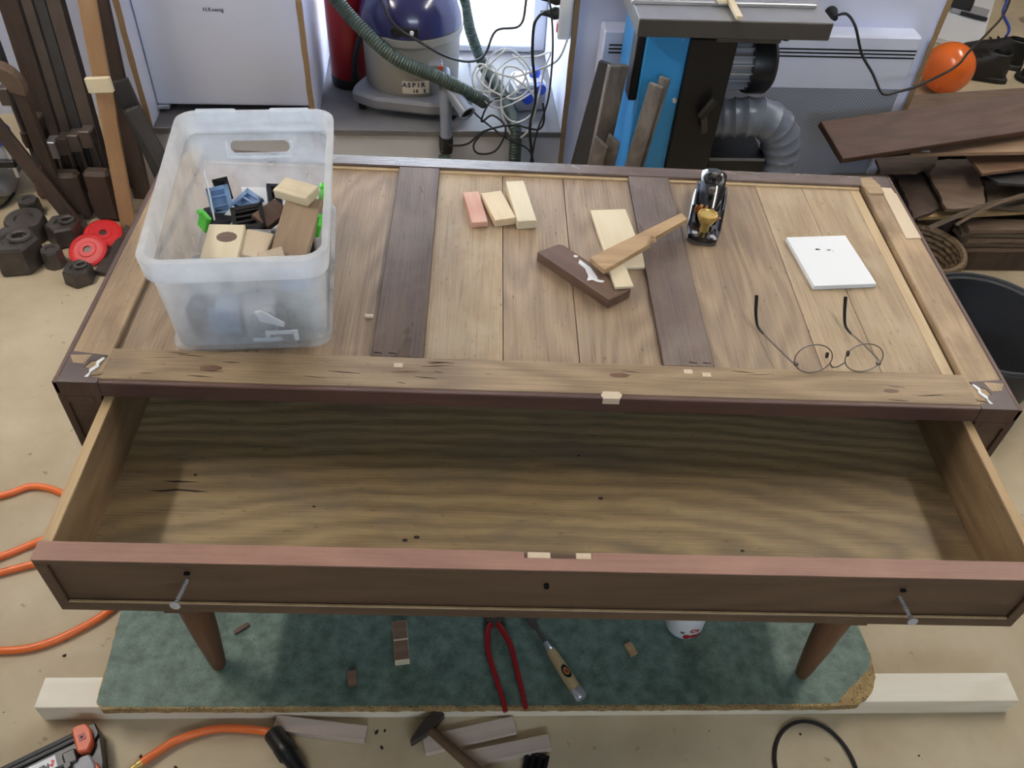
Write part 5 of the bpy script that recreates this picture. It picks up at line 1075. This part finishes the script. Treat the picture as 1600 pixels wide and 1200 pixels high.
tag(obj('stick', tube(B(), [(1.40, 1.445, 0.222), (1.52, 1.50, 0.262), (1.66, 1.545, 0.285), (1.85, 1.56, 0.30)], 0.007, 4), 'grey_brown'), 'thin second stick beside the bent grey one on the pile', 'stick', gp)
slab('plank', 0.30, 0.05, 0.012, 1.90, 1.50, 0.0, -62, 'pale_board', 'pale board lying on the floor at the right edge', 'plank')
tb = thing('rubber_tub', 'round black rubber tub on the floor right of the chest', 'tub', (1.30, 0.95, 0))
bm = B(); lathe(bm, [(0, 0.0), (0.155, 0.0), (0.165, 0.008), (0.198, 0.235), (0.213, 0.240), (0.213, 0.250), (0.203, 0.253), (0.192, 0.246), (0.158, 0.016), (0, 0.012)], 48); obj('shell', bm, 'tub_black', tb, True)
bm = B(); sweep(bm, [Vector((0.205 * math.cos(a), 0.205 * math.sin(a), 0.2525)) for a in [2 * PI * i / 48 for i in range(48)]], 0.006, 6, True); obj('rolled_rim', bm, 'tub_black', tb, True)
bk = thing('wicker_basket', 'round wicker basket half hidden behind the black tub', 'basket', (1.31, 1.40, 0), 0.3)
for k in range(9):
    z = 0.008 + 0.017 * k; r = 0.085 + 0.004 * k
    P = [Vector(((r + 0.003 * (-1) ** (i + k)) * math.cos(2 * PI * i / 36), (r + 0.003 * (-1) ** (i + k)) * math.sin(2 * PI * i / 36), z)) for i in range(36)]
    obj('weave_ring', sweep(B(), P, 0.0085, 6, True), 'wicker', bk, True)
bm = B(); lathe(bm, [(0, 0.004), (0.085, 0.004), (0.085, 0.010), (0, 0.010)], 24); obj('bottom', bm, 'wicker', bk)
bm = B(); sweep(bm, [Vector((0.121 * math.cos(a), 0.121 * math.sin(a), 0.158)) for a in [2 * PI * i / 36 for i in range(36)]], 0.011, 6, True); obj('rim', bm, 'wicker', bk, True)

# ================================================================== far room at the right
ob = thing('orange_ball', 'shiny orange ball on the floor behind the end of the wall', 'ball', (1.93, 2.80, 0.0))
bm = B(); bmesh.ops.create_uvsphere(bm, u_segments=36, v_segments=20, radius=0.108); bmesh.ops.translate(bm, vec=(0, 0, 0.108), verts=bm.verts); obj('ball', bm, 'orange_ball', ob, True)
bm = B(); lathe(bm, [(0, 0), (0.009, 0), (0.006, 0.004), (0, 0.004)], 10, Matrix.Translation((-0.06, -0.075, 0.06)) @ Matrix.Rotation(1.2, 4, 'X')); obj('valve', bm, 'orange_plastic', ob)
def shoe(x, y, rz, label):
    t = thing('shoe', label, 'shoe', (x, y, 0), rz, 'black shoes')
    bm = B(); prism(bm, [(-0.14, -0.035), (-0.10, -0.045), (0.02, -0.042), (0.09, -0.052), (0.14, -0.040), (0.155, 0.0), (0.14, 0.04), (0.09, 0.052), (0.02, 0.042), (-0.10, 0.045), (-0.14, 0.035)], 0, 0.024, 0.004); obj('sole', bm, 'rubber_black', t)
    bm = B(); loops = []
    for z, f0, f1, wd in ((0.024, -0.135, 0.145, 0.046), (0.05, -0.135, 0.14, 0.046), (0.075, -0.13, 0.09, 0.042), (0.10, -0.125, 0.02, 0.038), (0.125, -0.125, -0.03, 0.036), (0.128, -0.115, -0.04, 0.030), (0.06, -0.11, 0.0, 0.028)):
        cx = (f0 + f1) / 2; hl = (f1 - f0) / 2
        loops.append([(cx + hl * math.cos(2 * PI * i / 20), wd * math.sin(2 * PI * i / 20), z) for i in range(20)])
    loft(bm, loops, False, True); obj('upper', bm, 'leather', t, True)
    for k in range(3): obj('lace', tube(B(), [(0.035 - 0.03 * k, -0.026, 0.090 + 0.012 * k), (0.045 - 0.03 * k, 0, 0.104 + 0.012 * k), (0.035 - 0.03 * k, 0.026, 0.090 + 0.012 * k)], 0.003, 5, 3), 'rubber_black', t)
shoe(2.15, 2.96, 2.9, 'black laced shoe right next to the orange ball')
shoe(2.30, 3.13, 2.6, 'black laced shoe standing behind the other one')
shoe(2.50, 2.97, 3.3, 'black laced shoe at the right edge of the picture')
wp = slab('white_sheet', 0.34, 0.75, 0.03, 2.30, 3.62, 0.0, -28, 'white_paint', 'white panel lying on the floor behind the orange ball', 'panel', 0.003)
sb = thing('stapler', 'black and silver desk tool on the white panel at the top right', 'tool', (2.36, 3.62, 0.031), -0.55)
obj('base', box(B(), -0.07, 0.10, -0.06, 0.06, 0.0, 0.02, 0.004), 'grey_plastic', sb); bm = B(); prism(bm, [(-0.08, 0.0), (0.02, 0.0), (0.01, 0.10), (-0.05, 0.13), (-0.09, 0.07)], -0.045, 0.045, 0.006, Matrix(((1, 0, 0, 0), (0, 0, 1, 0), (0, 1, 0, 0.018), (0, 0, 0, 1)))); obj('head', bm, 'plastic_black', sb)
obj('front_bar', box(B(), -0.02, 0.11, -0.072, -0.060, 0.004, 0.022, 0.002), 'plastic_black', sb)
cable([(2.45, 3.35, 0.006), (2.55, 3.5, 0.006), (2.60, 3.7, 0.006), (2.70, 3.9, 0.006), (2.68, 4.1, 0.006)], 0.006, 'blue_plastic', 'blue cable lying on the floor of the far room')
bx_ = thing('blue_crate', 'blue plastic crate at the top right corner', 'crate', (2.86, 3.46, 0), 0.2)
obj('shell', loft(B(), [rrect(0.26, 0.34, 0.02, 0.0), rrect(0.30, 0.38, 0.02, 0.12), rrect(0.29, 0.37, 0.02, 0.12), rrect(0.25, 0.33, 0.02, 0.01)], True, True), 'blue_plastic', bx_, True)
obj('rim', loft(B(), [rrect(0.31, 0.39, 0.02, 0.105), rrect(0.32, 0.40, 0.02, 0.12), rrect(0.29, 0.37, 0.02, 0.122), rrect(0.285, 0.365, 0.02, 0.105)]), 'blue_plastic', bx_)

# ================================================================== left: clamps, planks, weights
gcl = 'steel bar clamps standing against the wall'
def bar_clamp(x, y, zh, w_, d_, lean, label, mat='clamp_steel', hmat='clamp_steel', tops=1.35, handle=True):
    t = thing('bar_clamp', label, 'clamp', (x, y, 0.0), RA, gcl)
    bm = B(); box(bm, -w_ / 2, w_ / 2, -d_ / 2, d_ / 2, 0.05, tops, 0.001)
    for v in bm.verts: v.co.x += lean * v.co.z; v.co.y += 0.10 * v.co.z
    obj('bar', bm, mat, t)
    sh = Matrix.Translation((lean * zh, 0.10 * zh, zh))
    bm = B(); prism(bm, [(-0.018, -0.062), (0.018, -0.062), (0.019, 0.02), (-0.019, 0.02)], -0.022, 0.024, 0.004, sh); obj('fixed_jaw', bm, hmat, t)
    bm = B(); box(bm, -0.018, 0.018, -0.070, -0.058, -0.03, 0.03, 0.003, sh); obj('jaw_pad', bm, hmat, t)
    bm = B(); sweep(bm, [sh @ Vector((0, -0.035, -0.02)), sh @ Vector((0, -0.035, -0.14))], 0.0075, 10); obj('screw', bm, 'gunmetal', t, True)
    if handle:
        bm = B(); lathe(bm, [(0, -0.20), (0.010, -0.195), (0.014, -0.17), (0.012, -0.14), (0, -0.135)], 12, sh @ Matrix.Translation((0, -0.035, 0))); obj('grip', bm, 'plank_dark', t, True)
    return t
bar_clamp(-1.515, 1.745, 0.275, 0.030, 0.034, 0.0, 'brown steel bar clamp, leftmost of the upright bars', 'plank_dark')
bar_clamp(-1.470, 1.715, 0.215, 0.030, 0.034, 0.0, 'grey bar clamp with pale jaw, second upright bar from the left', 'plank_dark', 'machined')
bar_clamp(-1.425, 1.705, 0.235, 0.030, 0.034, 0.0, 'steel bar clamp, third upright bar from the left')
bar_clamp(-1.385, 1.700, 0.250, 0.030, 0.034, 0.0, 'blackish bar clamp, fourth upright bar from the left', 'plank_black')
bar_clamp(-1.340, 1.690, 0.270, 0.040, 0.040, 0.0, 'wide dark bar clamp nearest to the tan post', 'clamp_steel')
bar_clamp(-1.60, 1.80, 0.34, 0.020, 0.034, -0.03, 'dark bar clamp standing furthest left against the wall', 'plank_black')
plank_obj('brown_plank', (-1.255, 1.74, 0.0), (-1.215, 1.83, 1.2), 0.055, 0.02, 'plank_dark', 'narrow brown plank standing between the post and the white panel')
plank_obj('dark_plank', (-1.29, 1.80, 0.0), (-1.26, 1.86, 1.25), 0.07, 0.02, 'plank_black', 'nearly black plank standing behind the tan post')
po_ = plank_obj('timber_post', (-1.255, 1.575, 0.0), (-1.165, 1.66, 1.10), 0.046, 0.03, 'post_tan', 'tan softwood post standing upright at the left of the chest', 'timber post', None, (0.25, -1, 0.1))
plank_obj('cross_block', (-1.243, 1.572, 0.496), (-1.172, 1.576, 0.500), 0.044, 0.016, 'pine_z', 'small pale block fixed across the tan post', 'wood block', None, (0.1, -1, 0.1))
gk2 = 'black planks leaning beside the fridge'
plank_obj('black_plank', (-1.09, 1.62, 0.0), (-1.185, 1.66, 0.470), 0.052, 0.020, 'plank_black', 'tallest black plank, leaning at the tan post', 'plank', gk2, (0.3, -1, 0.35))
plank_obj('black_plank', (-1.045, 1.575, 0.0), (-1.165, 1.620, 0.405), 0.038, 0.018, 'plank_black', 'black plank in the middle of the three leaning ones', 'plank', gk2, (0.3, -1, 0.35))
plank_obj('black_plank', (-1.000, 1.55, 0.0), (-1.140, 1.590, 0.420), 0.042, 0.018, 'plank_black', 'black plank leaning nearest to the fridge', 'plank', gk2, (0.3, -1, 0.35))
plank_obj('dark_stave', (-1.420, 1.618, 0.0), (-1.425, 1.625, 0.17), 0.078, 0.05, 'plank_dark', 'brown wooden block standing below the clamps, left one', 'wood block', None, (0, -1, 0), None, 0.012)
plank_obj('dark_stave', (-1.325, 1.618, 0.0), (-1.325, 1.625, 0.18), 0.085, 0.05, 'plank_dark', 'brown wooden block standing below the clamps, next to the post', 'wood block', None, (0, -1, 0), None, 0.012)
plank_obj('dark_stave', (-1.555, 1.73, 0.0), (-1.555, 1.74, 0.10), 0.085, 0.05, 'red_brown', 'low brown block at the foot of the diagonal bar', 'wood block', None, (0, -1, 0), None, 0.010)
plank_obj('diagonal_bar', (-1.405, 1.545, 0.012), (-1.555, 1.545, 0.43), 0.044, 0.024, 'plank_dark', 'dark bar leaning diagonally in front of the clamps', 'bar', None, (0.2, -1, 0.2), None, 0.006)
# big curved wooden clamp head
bm = B(); R_ = [(0.075 * math.cos(a), 0.075 * math.sin(a)) for a in [math.radians(d) for d in range(-20, 201, 20)]] + [(0.032 * math.cos(a), 0.032 * math.sin(a)) for a in [math.radians(d) for d in range(200, -21, -20)]]
ccl = thing('cam_clamp', 'large rounded grey and brown clamp head at the left edge', 'clamp', (-1.515, 1.60, 0.405), 0.15)
prism(bm, R_, -0.02, 0.02, 0.003, Matrix(((1, 0, 0, 0), (0, 0, 1, 0), (0, 1, 0, 0.06), (0, 0, 0, 1)))); obj('curved_head', bm, 'grey_brown', ccl)
obj('shaft', box(B(), 0.035, 0.070, -0.016, 0.016, -0.405, 0.05, 0.003), 'plank_dark', ccl)
qc = thing('quick_clamp', 'blue quick-release clamp hanging at the left edge', 'clamp', (-1.60, 1.655, 0.0), 0.1)
obj('bar', box(B(), -0.006, 0.006, -0.003, 0.003, 0.12, 0.46, 0.001), 'zinc', qc)
bm = B(); prism(bm, [(-0.03, 0.24), (0.03, 0.25), (0.036, 0.30), (0.012, 0.33), (-0.03, 0.31)], -0.014, 0.014, 0.004, Matrix(((1, 0, 0, 0), (0, 0, 1, -0.01), (0, 1, 0, 0), (0, 0, 0, 1)))); obj('handle_body', bm, 'blue_plastic', qc)
bm = B(); prism(bm, [(0.024, 0.20), (0.044, 0.20), (0.046, 0.25), (0.028, 0.27)], -0.010, 0.010, 0.004, Matrix(((1, 0, 0, 0), (0, 0, 1, -0.01), (0, 1, 0, 0), (0, 0, 0, 1)))); obj('trigger', bm, 'blue_plastic', qc)
obj('jaw', box(B(), -0.05, 0.012, -0.012, 0.008, 0.16, 0.185, 0.003), 'plastic_black', qc)
# grey bag on the floor
bg_ = thing('plastic_bag', 'crumpled grey plastic bag on the floor at the left edge', 'bag', (-1.86, 1.76, 0))
bm = B(); bmesh.ops.create_icosphere(bm, subdivisions=4, radius=1)
random.seed(3); ph = [(random.uniform(3, 9), random.uniform(3, 9), random.uniform(3, 9), random.uniform(0, 6)) for _ in range(7)]
for v in bm.verts:
    d = 1 + sum(0.045 * math.sin(a * v.co.x + b_ * v.co.y + c * v.co.z + e) for a, b_, c, e in ph)
    v.co = Vector((v.co.x * 0.22 * d, v.co.y * 0.16 * d, max(0.0, 0.10 + v.co.z * 0.13 * d)))
obj('sack', bm, 'bag_grey', bg_, True)
obj('drawstring', tube(B(), [(0.02, -0.17, 0.006), (0.10, -0.16, 0.006), (0.17, -0.11, 0.008), (0.19, -0.05, 0.02)], 0.005, 6), 'rubber_black', bg_, True)
# iron weights
gw = 'old iron weights on the floor'
def weight(x, y, r, h_, n_, rz, label, ringed=True):
    t = thing('iron_weight', label, 'weight', (x, y, 0), rz, gw)
    bm = B(); lathe(bm, [(0, 0), (r * 0.92, 0), (r, h_ * 0.08), (r * 0.93, h_ * 0.90), (r * 0.85, h_), (r * 0.45, h_), (r * 0.40, h_ * 0.93), (0, h_ * 0.93)], n_); obj('body', bm, 'iron_dark', t, n_ > 10)
    if ringed:
        P = [Vector((r * 0.30 + r * 0.36 * math.cos(a), r * 0.36 * math.sin(a) * 0.8, h_ * 1.0 + 0.004)) for a in [2 * PI * i / 18 for i in range(18)]]
        obj('ring', sweep(B(), P, r * 0.10, 7, True), 'cast_iron', t, True)
    return t
weight(-1.520, 1.365, 0.080, 0.095, 6, 0.2, 'largest hexagonal iron weight, at the front left')
weight(-1.545, 1.505, 0.065, 0.070, 24, 0.0, 'round flat iron weight behind the largest one', False)
weight(-1.580, 1.620, 0.036, 0.060, 7, 0.5, 'small dark iron lump furthest back among the weights', False)
weight(-1.422, 1.490, 0.055, 0.070, 6, 0.4, 'hexagonal iron weight with a ring in the middle of the group')
weight(-1.414, 1.362, 0.034, 0.062, 8, 0.1, 'rounded blackish weight beside the red discs', False)
weight(-1.315, 1.292, 0.046, 0.050, 6, 0.6, 'small hexagonal weight nearest to the chest')
slab('iron_bar', 0.028, 0.10, 0.03, -1.390, 1.545, 0.0, 32, 'iron_dark', 'short square iron bar lying behind the red discs', 'bar')
def disc(x, y, z, tilt, label):
    t = thing('red_disc', label, 'disc', (x, y, z), 0, 'red discs', (math.radians(tilt[0]), math.radians(tilt[1]), 0.3))
    bm = B(); lathe(bm, [(0.011, -0.007), (0.052, -0.007), (0.058, -0.003), (0.058, 0.003), (0.052, 0.007), (0.044, 0.0075), (0.042, 0.0055), (0.028, 0.0055), (0.026, 0.0075), (0.012, 0.0075), (0.011, -0.007)], 36); obj('rim', bm, 'red_plate', t, True)
    bm = B(); lathe(bm, [(0, 0.003), (0.0115, 0.003), (0.0115, -0.005), (0, -0.005)], 16); obj('hub', bm, 'iron_dark', t, True)
disc(-1.322, 1.402, 0.030, (24, -8), 'red disc with dark hub lying in front of the other red disc')
disc(-1.308, 1.500, 0.022, (14, 4), 'red disc half hidden behind the other red disc')
sl = obj('steel_slab', prism(B(), [(-1.279, 1.318), (-1.234, 1.306), (-1.20, 1.52), (-1.255, 1.56)], 0, 0.018, 0.001), 'iron_dark'); tag(sl, 'flat dark slab lying between the red discs and the chest', 'slab')
